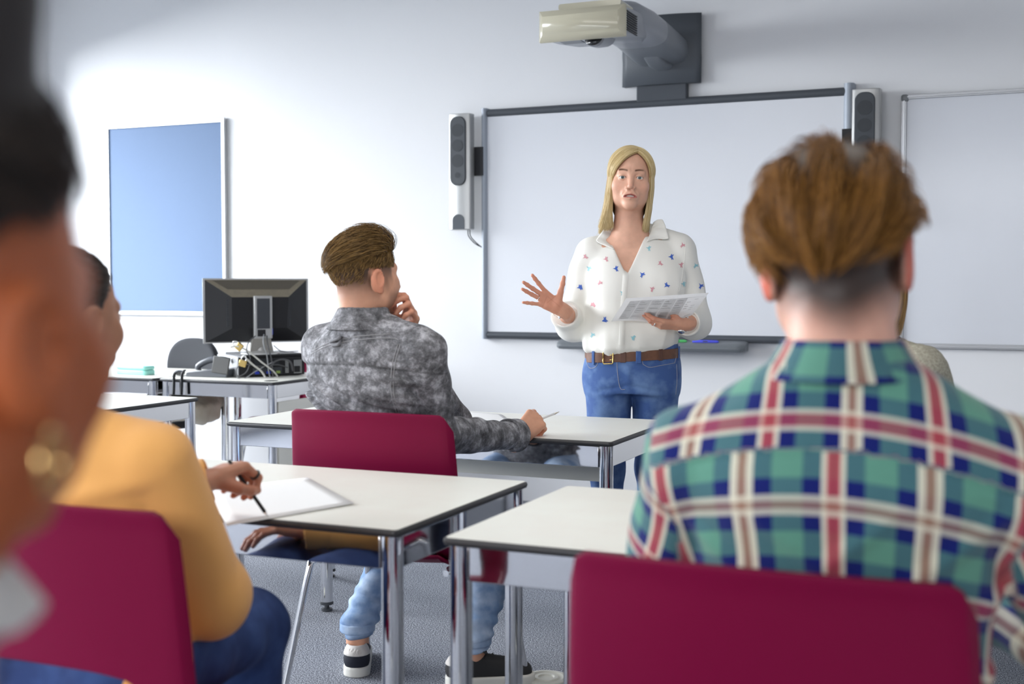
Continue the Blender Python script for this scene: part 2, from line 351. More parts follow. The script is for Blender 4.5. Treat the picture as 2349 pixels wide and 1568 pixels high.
# ------------------------------------------------------------------ floor sockets
for i, (x, y, l) in enumerate(((-2.52, 3.62, 'round ringed floor socket in the carpet left of the grey chair legs'), (-1.40, 3.50, 'round ringed floor socket in the carpet right of the front tables'))):
    fs = empty('floor_socket', (x, y, 0), 0, ['round pale floor socket in the carpet beside the orange-sleeved person\'s jeans', 'round pale floor socket in the carpet at the photo\'s bottom edge, between table legs'][i], 'floor socket', 'floor sockets')
    lathe('cover_ring', [(0.072, 0.0), (0.07, 0.008), (0.055, 0.010), (0.05, 0.006), (0.04, 0.006), (0.036, 0.010), (0.026, 0.010), (0.022, 0.006), (0.004, 0.006)], mat('socket_cream', (0.55, 0.55, 0.50), 0.4), fs)
# ------------------------------------------------------------------ tables
def make_table(w=1.5, d=0.70, T=0.72, modesty=False):
    t = empty('classroom_table')
    prism('tabletop', rrect(w-0.012, d-0.012, 0.012, 3), T-0.013, T, M_top, t)
    out = rrect(w, d, 0.016, 4); bm = bmesh.new(); rings = []
    for dz, ins in ((0.0, 0.006), (-0.002, 0.001), (-0.008, 0.0), (-0.0145, 0.002), (-0.0165, 0.008)):
        sx, sy = (w-2*ins)/w, (d-2*ins)/d
        rings.append([bm.verts.new((x*sx, y*sy, T-0.0005+dz)) for x, y in out])
    for a, b in zip(rings[:-1], rings[1:]):
        for k in range(len(out)): bm.faces.new((a[k], a[(k+1)%len(out)], b[(k+1)%len(out)], b[k]))
    bm.faces.new(rings[-1])
    o = bm_obj('edge_band', bm, M_edge, t, True); o.data.set_sharp_from_angle(angle=math.radians(60))
    r = 0.023; ix, iy = w/2-0.03, d/2-0.032
    for a in ((-ix+r, ix-r, -iy-0.012, -iy+0.004), (-ix+r, ix-r, iy-0.004, iy+0.012)):
        box('apron', a[0], a[1], a[2], a[3], T-0.088, T-0.018, M_mirror, t, 0.002)
    for a in ((-ix-0.012, -ix+0.004, -iy+r, iy-r), (ix-0.004, ix+0.012, -iy+r, iy-r)):
        box('apron', a[0], a[1], a[2], a[3], T-0.088, T-0.018, M_mirror, t, 0.002)
    for sx in (-1, 1):
        for sy in (-1, 1):
            l = tube('leg', [(sx*ix, sy*iy, 0.035), (sx*ix, sy*iy, T-0.0155)], r, M_chrome, t, 28)
            lathe('foot', [(0.012, 0.0), (0.021, 0.002), (0.021, 0.009), (0.009, 0.013), (0.009, 0.022), (0.0245, 0.026), (0.0245, 0.036), (0.02, 0.04)], M_dark, l, 20, Matrix.Translation((sx*ix, sy*iy, 0)))
    if modesty: box('modesty_panel', -0.585, 0.515, iy-0.105, iy-0.087, 0.495, T-0.018, M_panel, t, 0.002)
    return t
ta = make_table()
tables = [
 ((-1.955, 2.545), 0, 'cream-topped table with a paper sheet, in front of the grey denim back', ta),
 ((-0.345, 2.52), 0, 'cream-topped table in front of the plaid-shirted person', None),
 ((-4.21, 4.13), 0, 'cream-topped table at far left, nearer than the desk with the phone', None)]
for (x, y), rz, lab, o in tables:
    o = o or copy_tree(ta)
    o.location = (x, y, 0); o.rotation_euler = (0, 0, rz); setp(o, lab, 'table', 'chrome-legged classroom tables')
tc_ = make_table(modesty=True)
tc_.location = (-2.013, 4.07, 0); setp(tc_, 'cream-topped table between the grey denim person and the standing woman', 'table', 'chrome-legged classroom tables')
l = tube('leg', [(-0.444, -0.147, 0.035), (-0.444, -0.147, 0.7045)], 0.023, M_chrome, tc_, 28); lathe('foot', [(0.012, 0.0), (0.021, 0.002), (0.021, 0.009), (0.009, 0.013), (0.009, 0.022), (0.0245, 0.026), (0.0245, 0.036), (0.02, 0.04)], M_dark, l, 20, Matrix.Translation((-0.444, -0.147, 0)))
tg = copy_tree(tc_); tg.location = (-0.30, 4.05, 0); setp(tg, 'cream-topped table at the right edge behind the plaid shoulder', 'table', 'chrome-legged classroom tables')
te = make_table(0.74, 0.70); te.name = 'computer_desk'; te.location = (-4.02, 5.68, 0); setp(te, 'small cream-topped desk carrying the computer and the phone', 'desk')
bm = bmesh.new(); add_box(bm, 0.345, 0.360, -0.29, 0.31, 0.08, 0.612); bm_obj('end_panel', bm, M_panel, te, bevel=0.002)
o = lathe('cable_port', [(0.001, 0.0), (0.036, 0.0), (0.036, 0.0012), (0.030, 0.0015), (0.001, 0.0015)], M_black, te, 24, Matrix.Translation((0.30, -0.27, 0.72)))
tf = make_table(1.0, 0.70); tf.name = 'side_desk'; tf.location = (-4.905, 5.66, 0); setp(tf, 'cream-topped desk holding the mint case, left of the computer desk', 'desk')

# ------------------------------------------------------------------ red chairs
def make_chair():
    c = empty('plastic_chair')
    # seat top at 0.45, backrest behind at local y = -0.22, sitter faces +y
    nu, nv = 44, 30; bm = bmesh.new(); g = []
    for i in range(nu+1):
        u = -1 + 2*i/nu; col = []
        s = min(max((abs(u)-0.62)/0.16, 0), 1); s = s*s*(3-2*s)
        zlow = (0.60 - 0.05*abs(u)**3)*(1-s) + 0.455*s
        corner = max(abs(u)-0.90, 0)/0.10
        ztop = 0.872 - 0.045*(1-math.sqrt(max(1-corner*corner, 0))) - 0.004*u*u
        for j in range(nv+1):
            v = j/nv; z = zlow + (ztop-zlow)*v; h = (z-0.45)/0.42
            hw = 0.266 - 0.014*h + 0.004*math.sin(PI*h)
            x = u*hw
            y = -0.235 - 0.055*h + 0.035*u*u*(0.6+0.4*h) + 0.05*max(0.12-h, 0)/0.12
            e = max(abs(u)-0.93, 0)/0.07; y += 0.016*e*e
            y -= 0.004*max(h-0.93, 0)/0.07
            col.append(bm.verts.new((x, y, z)))
        g.append(col)
    for i in range(nu):
        for j in range(nv): bm.faces.new((g[i][j], g[i+1][j], g[i+1][j+1], g[i][j+1]))
    o = bm_obj('backrest', bm, M_red, c, True); md = o.modifiers.new('solid', 'SOLIDIFY'); md.thickness = 0.011; md.offset = 0
    md = o.modifiers.new('bevel', 'BEVEL'); md.width = 0.004; md.segments = 2; md.limit_method = 'ANGLE'
    bm = bmesh.new(); g = []
    for i in range(29):
        u = -1 + 2*i/28; col = []
        for j in range(29):
            v = j/28; y = -0.235 + 0.45*v; hw = 0.245 - 0.02*abs(2*v-1)**4 - 0.012*v
            z = 0.452 + 0.012*u*u - 0.012*math.sin(PI*v) - 0.035*max(v-0.8, 0)/0.2*((v-0.8)/0.2 if v > 0.8 else 0) + 0.02*max(0.12-v, 0)/0.12
            e = max(abs(u)-0.92, 0)/0.08; z -= 0.012*e*e
            col.append(bm.verts.new((u*hw, y, z)))
        g.append(col)
    for i in range(28):
        for j in range(28): bm.faces.new((g[i][j], g[i+1][j], g[i+1][j+1], g[i][j+1]))
    o = bm_obj('seat', bm, M_red, c, True); md = o.modifiers.new('solid', 'SOLIDIFY'); md.thickness = 0.009; md.offset = -1
    for sx in (-1, 1):
        tube('seat_rail', spline([(sx*0.215, -0.20, 0.424), (sx*0.22, 0, 0.420), (sx*0.215, 0.16, 0.420)]), 0.0095, M_chrome, c)
        for sy, y0, y1 in ((-1, -0.17, -0.27), (1, 0.15, 0.22)):
            l = tube('leg', spline([(sx*0.20, y0-sy*0.02, 0.424), (sx*0.232, y0, 0.415), (sx*0.241, y0+0.2*(y1-y0), 0.37), (sx*0.282, y1, 0.012)]), 0.0105, M_chrome, c)
            lathe('glide', [(0.013, 0.0), (0.014, 0.004), (0.0125, 0.028)], M_black, l, 14, Matrix.Translation((sx*0.2825, y1+sy*0.002, 0)))
    tube('cross_bar', [(-0.2, 0.12, 0.421), (0.2, 0.12, 0.421)], 0.009, M_chrome, c)
    return c
ch0 = make_chair()
CH = [((-1.725, 3.225), 0.0, 'red plastic chair under the person in the grey denim shirt', ch0),
      ((-0.325, 1.785), 0.0, 'red plastic chair behind the plaid-shirted person, nearest at right', None),
      ((-1.495, 1.785), 0.0, 'red plastic chair behind the person in the orange jumper, bottom left', None),
      ((-3.99, 6.02), PI*0.86, 'red plastic chair tucked behind the computer desk', None),
      ((-0.44, 3.25), 0.0, 'red plastic chair under the person in the grey knit jumper', None)]
for (x, y), rz, lab, o in CH:
    o = o or copy_tree(ch0); o.location = (x, y, 0); o.rotation_euler = (0, 0, rz); setp(o, lab, 'chair', 'red plastic classroom chairs')
# ------------------------------------------------------------------ implicit modelling: distance functions meshed by surface nets
V3 = lambda *a: np.array(a, np.float32)
def _n(P): return np.sqrt(np.einsum('ij,ij->i', P, P))
def cap(P, a, b, ra, rb=None):
    rb = ra if rb is None else rb; a = np.asarray(a, np.float32); ba = np.asarray(b, np.float32) - a
    pa = P - a; h = np.clip(pa @ ba / max(float(ba @ ba), 1e-9), 0, 1)
    return _n(pa - h[:, None]*ba) - (ra + (rb-ra)*h)
def chain(P, pts, rs, k=0.01):
    d = None
    for i in range(len(pts)-1):
        q = cap(P, pts[i], pts[i+1], rs[i], rs[i+1]); d = q if d is None else smin(d, q, k)
    return d
def ell(P, c, r, R=None):
    q = P - np.asarray(c, np.float32)
    if R is not None: q = q @ np.asarray(R, np.float32)
    r = np.asarray(r, np.float32); k0 = _n(q/r); k1 = _n(q/(r*r)); return k0*(k0-1)/np.maximum(k1, 1e-6)
def rbox(P, c, h, r, R=None):
    q = P - np.asarray(c, np.float32)
    if R is not None: q = q @ np.asarray(R, np.float32)
    q = np.abs(q) - np.asarray(h, np.float32) + r
    return _n(np.maximum(q, 0)) + np.minimum(q.max(1), 0) - r
def smin(a, b, k):
    h = np.clip(0.5 + 0.5*(b-a)/k, 0, 1); return b + (a-b)*h - k*h*(1-h)
def smax(a, b, k): return -smin(-a, -b, k)
def loft(P, z, cx, cy, rx, ry, n=2.2):
    """stack of superellipses along z"""
    zz = P[:, 2]; z = np.asarray(z)
    t = np.clip(zz, z[0], z[-1])
    def ip(v): return catmull(t, z, np.asarray(v, float)) if np.ndim(v) else np.full(len(t), float(v))
    X, Y, a, b = ip(cx), ip(cy), ip(rx), ip(ry)
    q = (np.abs((P[:, 0]-X)/a)**n + np.abs((P[:, 1]-Y)/b)**n)**(1/n)
    d = (q-1)*np.minimum(a, b); dz = np.maximum(zz-z[-1], z[0]-zz)
    return np.where((dz > 0) & (d > 0), np.sqrt(np.maximum(dz, 0)**2 + np.maximum(d, 0)**2), np.maximum(d, dz)).astype(np.float32)
def catmull(t, x, y):
    m = np.gradient(y, x); i = np.clip(np.searchsorted(x, t)-1, 0, len(x)-2); h = x[i+1]-x[i]; s = (t-x[i])/h
    return (2*s**3-3*s**2+1)*y[i] + (s**3-2*s**2+s)*h*m[i] + (-2*s**3+3*s**2)*y[i+1] + (s**3-s**2)*h*m[i+1]
def net(fn, lo, hi, h, lip=1.8):
    lo = np.asarray(lo, float); hi = np.asarray(hi, float); B = 4
    nb = np.ceil((hi-lo)/(h*B)).astype(int); n = nb*B
    cx = [lo[a] + (np.arange(nb[a])+0.5)*B*h for a in range(3)]
    G = np.stack(np.meshgrid(*cx, indexing='ij'), -1).reshape(-1, 3).astype(np.float32)
    dc = fn(G).reshape(nb); near = np.abs(dc) < lip*h*B*0.9
    m = np.repeat(np.repeat(np.repeat(near, B, 0), B, 1), B, 2)
    val = np.repeat(np.repeat(np.repeat(dc, B, 0), B, 1), B, 2).astype(np.float32)
    idx = np.argwhere(m)
    pts = (lo + idx*h).astype(np.float32)
    # fine samples sit on block corners: shift so that sample (0,0,0) is lo
    out = np.empty(len(pts), np.float32)
    for s in range(0, len(pts), 400000): out[s:s+400000] = fn(pts[s:s+400000])
    val[m] = out
    ins = val < 0
    c = [ins[i:n[0]-1+i, j:n[1]-1+j, k:n[2]-1+k] for i in (0,1) for j in (0,1) for k in (0,1)]
    s = sum(x.astype(np.int8) for x in c); act = (s > 0) & (s < 8)
    ci = np.argwhere(act); vid = -np.ones(act.shape, np.int64); vid[act] = np.arange(len(ci))
    acc = np.zeros((len(ci), 3)); cnt = np.zeros(len(ci))
    cor = [(i,j,k) for i in (0,1) for j in (0,1) for k in (0,1)]
    for a in range(8):
        for b in range(a+1, 8):
            d = np.array(cor[b])-np.array(cor[a])
            if abs(d).sum() != 1: continue
            va = val[tuple((ci+cor[a]).T)]; vb = val[tuple((ci+cor[b]).T)]
            x = (va < 0) != (vb < 0); t = np.where(x, va/np.where(x, va-vb, 1), 0)
            acc += np.where(x[:, None], np.array(cor[a]) + t[:, None]*d, 0); cnt += x
    V = lo + (ci + acc/cnt[:, None])*h
    F = []
    for ax in range(3):
        o = [0,0,0]; o[ax] = 1; sh = [n[i]-o[i] for i in range(3)]
        A = ins[:sh[0], :sh[1], :sh[2]]; Bq = ins[o[0]:, o[1]:, o[2]:]
        e = np.argwhere(A != Bq); u, v = (ax+1) % 3, (ax+2) % 3
        e = e[(e[:, u] > 0) & (e[:, v] > 0) & (e[:, u] < n[u]-1) & (e[:, v] < n[v]-1)]
        if not len(e): continue
        fl = A[tuple(e.T)]
        du = np.eye(3, dtype=int)[u]; dv = np.eye(3, dtype=int)[v]
        q = np.stack([vid[tuple((e-du-dv).T)], vid[tuple((e-dv).T)], vid[tuple(e.T)], vid[tuple((e-du).T)]], 1)
        q[~fl] = q[~fl][:, ::-1]; F.append(q[(q >= 0).all(1)])
    F = np.concatenate(F)
    return V, F
def relax(V, F, it=2, lam=0.5):
    E = np.concatenate([F[:, [0,1]], F[:, [1,2]], F[:, [2,3]], F[:, [3,0]]])
    for _ in range(it):
        s = np.zeros_like(V); c = np.zeros(len(V))
        for d in range(3):
            s[:, d] = np.bincount(E[:, 0], V[E[:, 1], d], len(V)) + np.bincount(E[:, 1], V[E[:, 0], d], len(V))
        c = np.bincount(E[:, 0], minlength=len(V)) + np.bincount(E[:, 1], minlength=len(V))
        V = V + lam*(s/np.maximum(c, 1)[:, None] - V)
    return V
def mesh_from(name, V, F, col=None, uv=None, base=(0,0,0)):
    me = bpy.data.meshes.new(name); V = np.asarray(V, np.float32) - np.asarray(base, np.float32)
    me.vertices.add(len(V)); me.vertices.foreach_set('co', V.astype(np.float32).ravel())
    me.loops.add(4*len(F)); me.loops.foreach_set('vertex_index', F.astype(np.int32).ravel())
    me.polygons.add(len(F)); me.polygons.foreach_set('loop_start', np.arange(0, 4*len(F), 4, dtype=np.int32))
    me.update(); me.validate()
    if col is not None:
        a = me.color_attributes.new('Col', 'FLOAT_COLOR', 'POINT'); a.data.foreach_set('color', np.concatenate([col, np.ones((len(col), 1))], 1).astype(np.float32).ravel())
    if uv is not None:
        a = me.attributes.new('cloth', 'FLOAT_VECTOR', 'POINT'); a.data.foreach_set('vector', np.concatenate([uv, np.zeros((len(uv), 3-uv.shape[1]))], 1).astype(np.float32).ravel())
    return me
class Frame:
    """rigid frame: columns of R are its axes"""
    def __init__(s, o, R): s.o = np.asarray(o, float); s.R = np.asarray(R, float)
    def L(s, P): return ((P - s.o.astype(np.float32)) @ s.R.astype(np.float32))
    def W(s, p): return s.o + np.asarray(p, float) @ s.R.T
    def D(s, p): return np.asarray(p, float) @ s.R.T
    def mat4(s):
        m = np.eye(4); m[:3, :3] = s.R; m[:3, 3] = s.o; return Matrix(m.tolist())
def rz(a): c, s = math.cos(a), math.sin(a); return np.array([[c,-s,0],[s,c,0],[0,0,1]])
def rx(a): c, s = math.cos(a), math.sin(a); return np.array([[1,0,0],[0,c,-s],[0,s,c]])
def ry(a): c, s = math.cos(a), math.sin(a); return np.array([[c,0,s],[0,1,0],[-s,0,c]])
def unit(v): v = np.asarray(v, float); return v/np.linalg.norm(v)

# ------------------------------------------------------------------ hands
FING = {'i': (0.027, 0.090, (0.043, 0.026, 0.021), 0.0088), 'm': (0.0085, 0.094, (0.047, 0.030, 0.022), 0.0090),
        'r': (-0.0105, 0.089, (0.043, 0.028, 0.022), 0.0085), 'l': (-0.0285, 0.079, (0.034, 0.021, 0.019), 0.0076)}
class Hand:
    def __init__(s, wrist, fdir, palm, right=True, flex=None, splay=None, thumb=None, size=1.0, slim=1.0):
        Y = unit(fdir); Z = -unit(palm); Z = unit(Z - Y*(Y@Z)); X = np.cross(Y, Z)
        s.fr = Frame(wrist, np.stack([X, Y, Z], 1)); s.mir = -1.0 if right else 1.0; s.size = size; s.slim = slim
        flex = flex or {}; splay = splay or {}
        s.f = {}
        for k, (x, y, ln, r) in FING.items():
            fl = flex.get(k, (0.2, 0.3, 0.2)); sp = splay.get(k, 0.0); a = 0; p = np.array([x, y, -0.002]); pts = [p]
            for q, l in zip(fl, ln):
                a += q; d = np.array([math.sin(sp)*math.cos(a), math.cos(sp)*math.cos(a), -math.sin(a)]); p = p + d*l; pts.append(p)
            s.f[k] = (pts, [r*1.10*slim, r*1.02*slim, r*0.94*slim, r*0.80*slim])
        td = thumb or [(0.75, 0.6, -0.3), (0.55, 0.8, -0.2), (0.35, 0.93, -0.1)]
        p = np.array([0.016, 0.016, -0.008]); pts = [p]
        for d, l in zip(td, (0.046, 0.033, 0.027)): p = p + unit(d)*l; pts.append(p)
        s.f['t'] = (pts, [0.0150*slim, 0.0118*slim, 0.0108*slim, 0.0085*slim])
    def local(s, P): return s.fr.L(P)*np.array([s.mir, 1, 1], np.float32)/s.size
    def world(s, p): return s.fr.W(np.asarray(p)*np.array([s.mir, 1, 1])*s.size)
    def tip(s, k, j=3): return s.world(s.f[k][0][j])
    def __call__(s, P):
        Q = s.local(P); d = None; sl = s.slim
        for k in 'imrl':
            x, y = s.f[k][0][0][:2]
            q = cap(Q, (x*0.5, 0.012, 0.001), (x*0.98, y-0.002, -0.001), 0.0145*sl, 0.0108*sl); d = q if d is None else smin(d, q, 0.012)
        d = smin(d, cap(Q, (0.010, 0.020, -0.009), s.f['t'][0][1], 0.0150*sl, 0.0125*sl), 0.016)
        d = smin(d, cap(Q, (-0.018, 0.018, -0.006), (-0.024, 0.055, -0.006), 0.0125*sl, 0.0105*sl), 0.012)
        d = smin(d, smin(cap(Q, (-0.011, -0.045, 0), (-0.011, 0.012, 0), 0.0175*sl), cap(Q, (0.011, -0.045, 0), (0.011, 0.012, 0), 0.0175*sl), 0.01), 0.014)
        fd = None
        for k in 'imrlt':
            pts, rs = s.f[k]
            q = chain(Q, pts, rs, 0.004)
            for j in (1, 2):
                q = smin(q, _n(Q - np.asarray(pts[j], np.float32)) - rs[j]*1.06, 0.003)
            fd = q if fd is None else smin(fd, q, 0.0012)
        return smin(d, fd, 0.0045)*s.size
    def bounds(s):
        a = np.array([s.world(p) for k in s.f for p in s.f[k][0]] + [s.world((0, -0.05, 0)), s.world((0.02, 0, 0.02)), s.world((-0.03, 0, -0.02))]); return a.min(0)-0.028, a.max(0)+0.028
    def nails(s, which='imrlt'):
        """small curved plates on the back of each finger end"""
        V, F = [], []
        for k in which:
            pts, rs = s.f[k]; d = unit(pts[3]-pts[2]); X = np.array([1.0, 0, 0])
            if k == 't': bk = unit(np.cross(np.cross(d, np.array([0.35, 0.0, 1.0])), d))
            else: bk = unit(np.cross(X, d))
            sd = np.cross(d, bk); r = rs[3]*1.03; c = pts[3] - d*0.0035
            b0 = len(V)
            for a in np.linspace(-0.75, 0.75, 5):
                for t in np.linspace(-0.0055, 0.0065, 4):
                    rr = r*(1.06 if t < 0.004 else 1.0)
                    V.append(s.world(c + d*t + (bk*math.cos(a) + sd*math.sin(a))*rr))
            for i in range(4):
                for j in range(3): F.append([b0+i*4+j, b0+(i+1)*4+j, b0+(i+1)*4+j+1, b0+i*4+j+1])
        return np.array(V), np.array(F)

# ------------------------------------------------------------------ head, in a frame with x to the person's right, y forward, z up, origin between the ears at eye level
def head_fn(p):
    jw = p.get('jaw', 1.0); nose = p.get('nose', 1.0); open_ = p.get('mouth', 0.0); ear = p.get('ear', 1.0); lids = p.get('lids', True)
    def fn(Q):
        A = np.abs(Q*np.array([1, 0, 0], np.float32)) + Q*np.array([0, 1, 1], np.float32)   # mirrored half
        d = ell(A, (0, -0.014, 0.034), (0.0765, 0.097, 0.083))
        d = smin(d, ell(A, (0, 0.026, -0.030), (0.0655*jw, 0.066, 0.083)), 0.03)
        d = smin(d, ell(A, (0.040*jw, 0.008, -0.062), (0.027*jw, 0.044, 0.034)), 0.03)
        d = smin(d, ell(A, (0, 0.070, -0.100), (0.025*jw, 0.020, 0.018)), 0.025)
        d = smin(d, ell(A, (0.046, 0.056, -0.028), (0.022, 0.022, 0.024)), 0.022)
        d = smin(d, cap(A, (0.008, 0.083, 0.018), (0.040, 0.072, 0.020), 0.0095, 0.0085), 0.016)
        d = smax(d, -ell(A, (0.0315, 0.099, -0.001), (0.0175, 0.0165, 0.0115)), 0.012)
        d = smin(d, cap(A, (0, 0.088, 0.010), (0, 0.1105*(0.6+0.4*nose), -0.036), 0.0075, 0.0100*nose), 0.012)
        d = smin(d, ell(A, (0.0125, 0.098, -0.041), (0.0085, 0.010, 0.0075)), 0.007)
        d = smax(d, -ell(A, (0.0078, 0.104, -0.0500), (0.0042, 0.006, 0.0034)), 0.003)
        d = smin(d, ell(A, (0, 0.082, -0.066), (0.030, 0.018, 0.020)), 0.016)
        z0 = -0.0695
        bow = 0.0026*np.clip(A[:, 0]/0.024, 0, 1)**2
        Ql = A + np.stack([0*bow, 0.010*np.clip(A[:, 0]/0.026, 0, 1)**2, bow], 1)
        op = open_
        d = smin(d, cap(Ql, (0, 0.0985, z0+0.0045+op*0.5), (0.0235, 0.0935, z0+0.0005), 0.0048, 0.0022), 0.005)
        d = smin(d, cap(Ql, (0, 0.0975, z0-0.0060-op*0.6), (0.0225, 0.0925, z0-0.0015), 0.0056, 0.0024), 0.005)
        d = smax(d, -ell(Ql, (0, 0.1005, z0-0.0006), (0.0225, 0.014, 0.0010+op)), 0.0015)
        if p.get('folds'):
            d = smax(d, -cap(A, (0.0180, 0.0985, -0.045), (0.034, 0.0845, -0.074), 0.0036, 0.0022), 0.006)
        if lids:
            e = _n(A - np.array((0.0315, 0.0765, -0.001), np.float32)) - 0.0143
            op_ = ell(A, (0.0315, 0.0905, -0.0020), (0.0134, 0.014, p.get('eye', 0.0047)))
            d = smin(d, e, 0.004); d = smax(d, -op_, 0.0012)
        if ear:
            Re = ry(0.12) @ rz(-0.38)
            e = ell(A, (0.0815, -0.018, -0.012), (0.0075, 0.0205*ear, 0.0335*ear), Re)
            e = smax(e, -ell(A, (0.0905, -0.013, -0.006), (0.0075, 0.0125, 0.021), Re), 0.004)
            e = smin(e, ell(A, (0.0765, -0.014, -0.012), (0.007, 0.013, 0.027)), 0.006)
            e = smin(e, ell(A, (0.079, -0.006, -0.040), (0.006, 0.008, 0.010)), 0.006)
            d = smin(d, e, 0.007)
        nk = p.get('neck', 0.053)
        d = smin(d, cap(A, (0, -0.028, -0.050), (0, -0.040, -0.200), nk, nk*1.06), 0.022)
        return d
    return fn
def curves(name, strands, rad, m, parent, taper=0.35, base=(0,0,0)):
    """strands: list of (k,3) arrays -> one hair curves object"""
    cu = bpy.data.hair_curves.new(name); cu.add_curves([len(s) for s in strands])
    P = np.concatenate(strands) - np.asarray(base); cu.points.foreach_set('position', P.astype(np.float32).ravel())
    r = np.concatenate([rad*(1-(1-taper)*np.linspace(0, 1, len(s))**2) for s in strands]).astype(np.float32)
    a = cu.attributes.get('radius') or cu.attributes.new('radius', 'FLOAT', 'POINT'); a.data.foreach_set('value', r)
    o = bpy.data.objects.new(name, cu); COL.objects.link(o); cu.materials.append(m); o.parent = parent; return o
def attr_mat(name, rough=0.5, spec=0.4, bump=None, sss=0.0, sheen=0.0, var=None):
    m = mat(name, (0.5, 0.5, 0.5), rough, bump=bump, spec=spec, sss=sss, sheen=sheen); nt = m.node_tree
    a = nt.nodes.new('ShaderNodeAttribute'); a.attribute_name = 'Col'
    if var:
        n = nt.nodes.new('ShaderNodeTexNoise'); n.inputs['Scale'].default_value = var[0]; n.inputs['Detail'].default_value = 4
        tc = nt.nodes['Texture Coordinate']; nt.links.new(tc.outputs['Object'], n.inputs['Vector'])
        mr = nt.nodes.new('ShaderNodeMapRange'); mr.inputs[1].default_value = 0.3; mr.inputs[2].default_value = 0.7; mr.inputs[3].default_value = 1-var[1]; mr.inputs[4].default_value = 1+var[1]
        nt.links.new(n.outputs['Fac'], mr.inputs[0])
        mx = nt.nodes.new('ShaderNodeMix'); mx.data_type = 'RGBA'; mx.blend_type = 'MULTIPLY'; mx.inputs[0].default_value = 1.0
        nt.links.new(a.outputs['Color'], mx.inputs[6]); nt.links.new(mr.outputs[0], mx.inputs[7]); nt.links.new(mx.outputs[2], nt.nodes['Principled BSDF'].inputs['Base Color'])
    else: nt.links.new(a.outputs['Color'], nt.nodes['Principled BSDF'].inputs['Base Color'])
    return m
def hair_mat(name, c1, c2, rough=0.35, spec=0.4):
    m = bpy.data.materials.new(name); m.use_nodes = True; nt = m.node_tree; b = nt.nodes['Principled BSDF']; b.inputs['Roughness'].default_value = rough; b.inputs['Specular IOR Level'].default_value = spec
    h = nt.nodes.new('ShaderNodeHairInfo'); mx = nt.nodes.new('ShaderNodeMix'); mx.data_type = 'RGBA'; mx.inputs[6].default_value = (*c1, 1); mx.inputs[7].default_value = (*c2, 1)
    nt.links.new(h.outputs['Random'], mx.inputs[0]); nt.links.new(mx.outputs[2], b.inputs['Base Color']); return m
M_skin = attr_mat('skin', 0.46, 0.35, bump=(220, 0.06), var=(35, 0.07), sss=0.12)
def lerp(a, b, t): return np.asarray(a)[None, :]*(1-t[:, None]) + np.asarray(b)[None, :]*t[:, None]
def sstep(x, a, b): t = np.clip((x-a)/(b-a), 0, 1); return t*t*(3-2*t)
def vnoise(P, f, seed=0):
    """cheap smooth pseudo noise in -1..1"""
    r = np.random.default_rng(seed); o = 0
    for i in range(5):
        k = r.normal(size=3); k = k/np.linalg.norm(k)*f*(0.7+0.6*r.random()); o = o + np.sin(P @ k.astype(np.float32) + r.random()*6.28)
    return o/2.6
class Person:
    def __init__(s, label, base, cat='person'):
        s.base = np.array([base[0], base[1], 0.0]); s.root = empty('person', tuple(s.base), 0, label, cat)
        s.pieces = []
    def sdf(s, name, fn, lo, hi, h, m, parent=None, col=None, uv=None, smooth=2, ret=False):
        V, F = net(fn, lo, hi, h); V = relax(V, F, smooth)
        c = col(V) if callable(col) else (np.tile(np.asarray(col, float), (len(V), 1)) if col is not None else None)
        u = uv(V) if uv is not None else None
        o = link(name, mesh_from(name, V, F, c, u, s.base), m, parent or s.root); 
        return (o, V, F) if ret else o
    def piece(s, fn, lo, hi, h, col, smooth=2):
        s.pieces.append((fn, np.asarray(lo, float), np.asarray(hi, float), h, col))
    def body(s):
        """all skin pieces meshed together as one continuous surface"""
        def bd(P, lo, hi): return _n(np.maximum(np.maximum(lo.astype(np.float32)-P, P-hi.astype(np.float32)), 0))
        def fn(P):
            d = np.full(len(P), 9.0, np.float32)
            for f, lo, hi, h, c in s.pieces:
                b = bd(P, lo, hi); m_ = b <= 0
                d = np.minimum(d, np.where(m_, 9.0, b + 0.006))
                if m_.any(): d[m_] = np.minimum(d[m_], f(P[m_]))
            return d
        lo = np.min([p[1] for p in s.pieces], 0); hi = np.max([p[2] for p in s.pieces], 0)
        V, F = net(fn, lo, hi, min(p[3] for p in s.pieces)); V = relax(V, F, 1)
        best = np.full(len(V), 9.0); C = np.zeros((len(V), 3)); Vf = V.astype(np.float32)
        for f, lo, hi, h, c in s.pieces:
            m_ = bd(Vf, lo, hi) <= 0
            if not m_.any(): continue
            idx = np.where(m_)[0]; d = f(Vf[idx]); k = idx[d < best[idx]]; best[idx] = np.minimum(best[idx], d)
            if len(k): C[k] = c(V[k]) if callable(c) else np.asarray(c, float)
        return link('body', mesh_from('body', V, F, C, None, s.base), M_skin, s.root)
    def bmesh(s, name, bm, m, parent=None, **k):
        for v in bm.verts: v.co -= Vector(s.base)
        return bm_obj(name, bm, m, parent or s.root, **k)
    def curves(s, name, st, rad, m, parent=None, taper=0.35): return curves(name, st, rad, m, parent or s.root, taper, s.base)
def bb(pts, pad): a = np.array(pts); return a.min(0)-pad, a.max(0)+pad
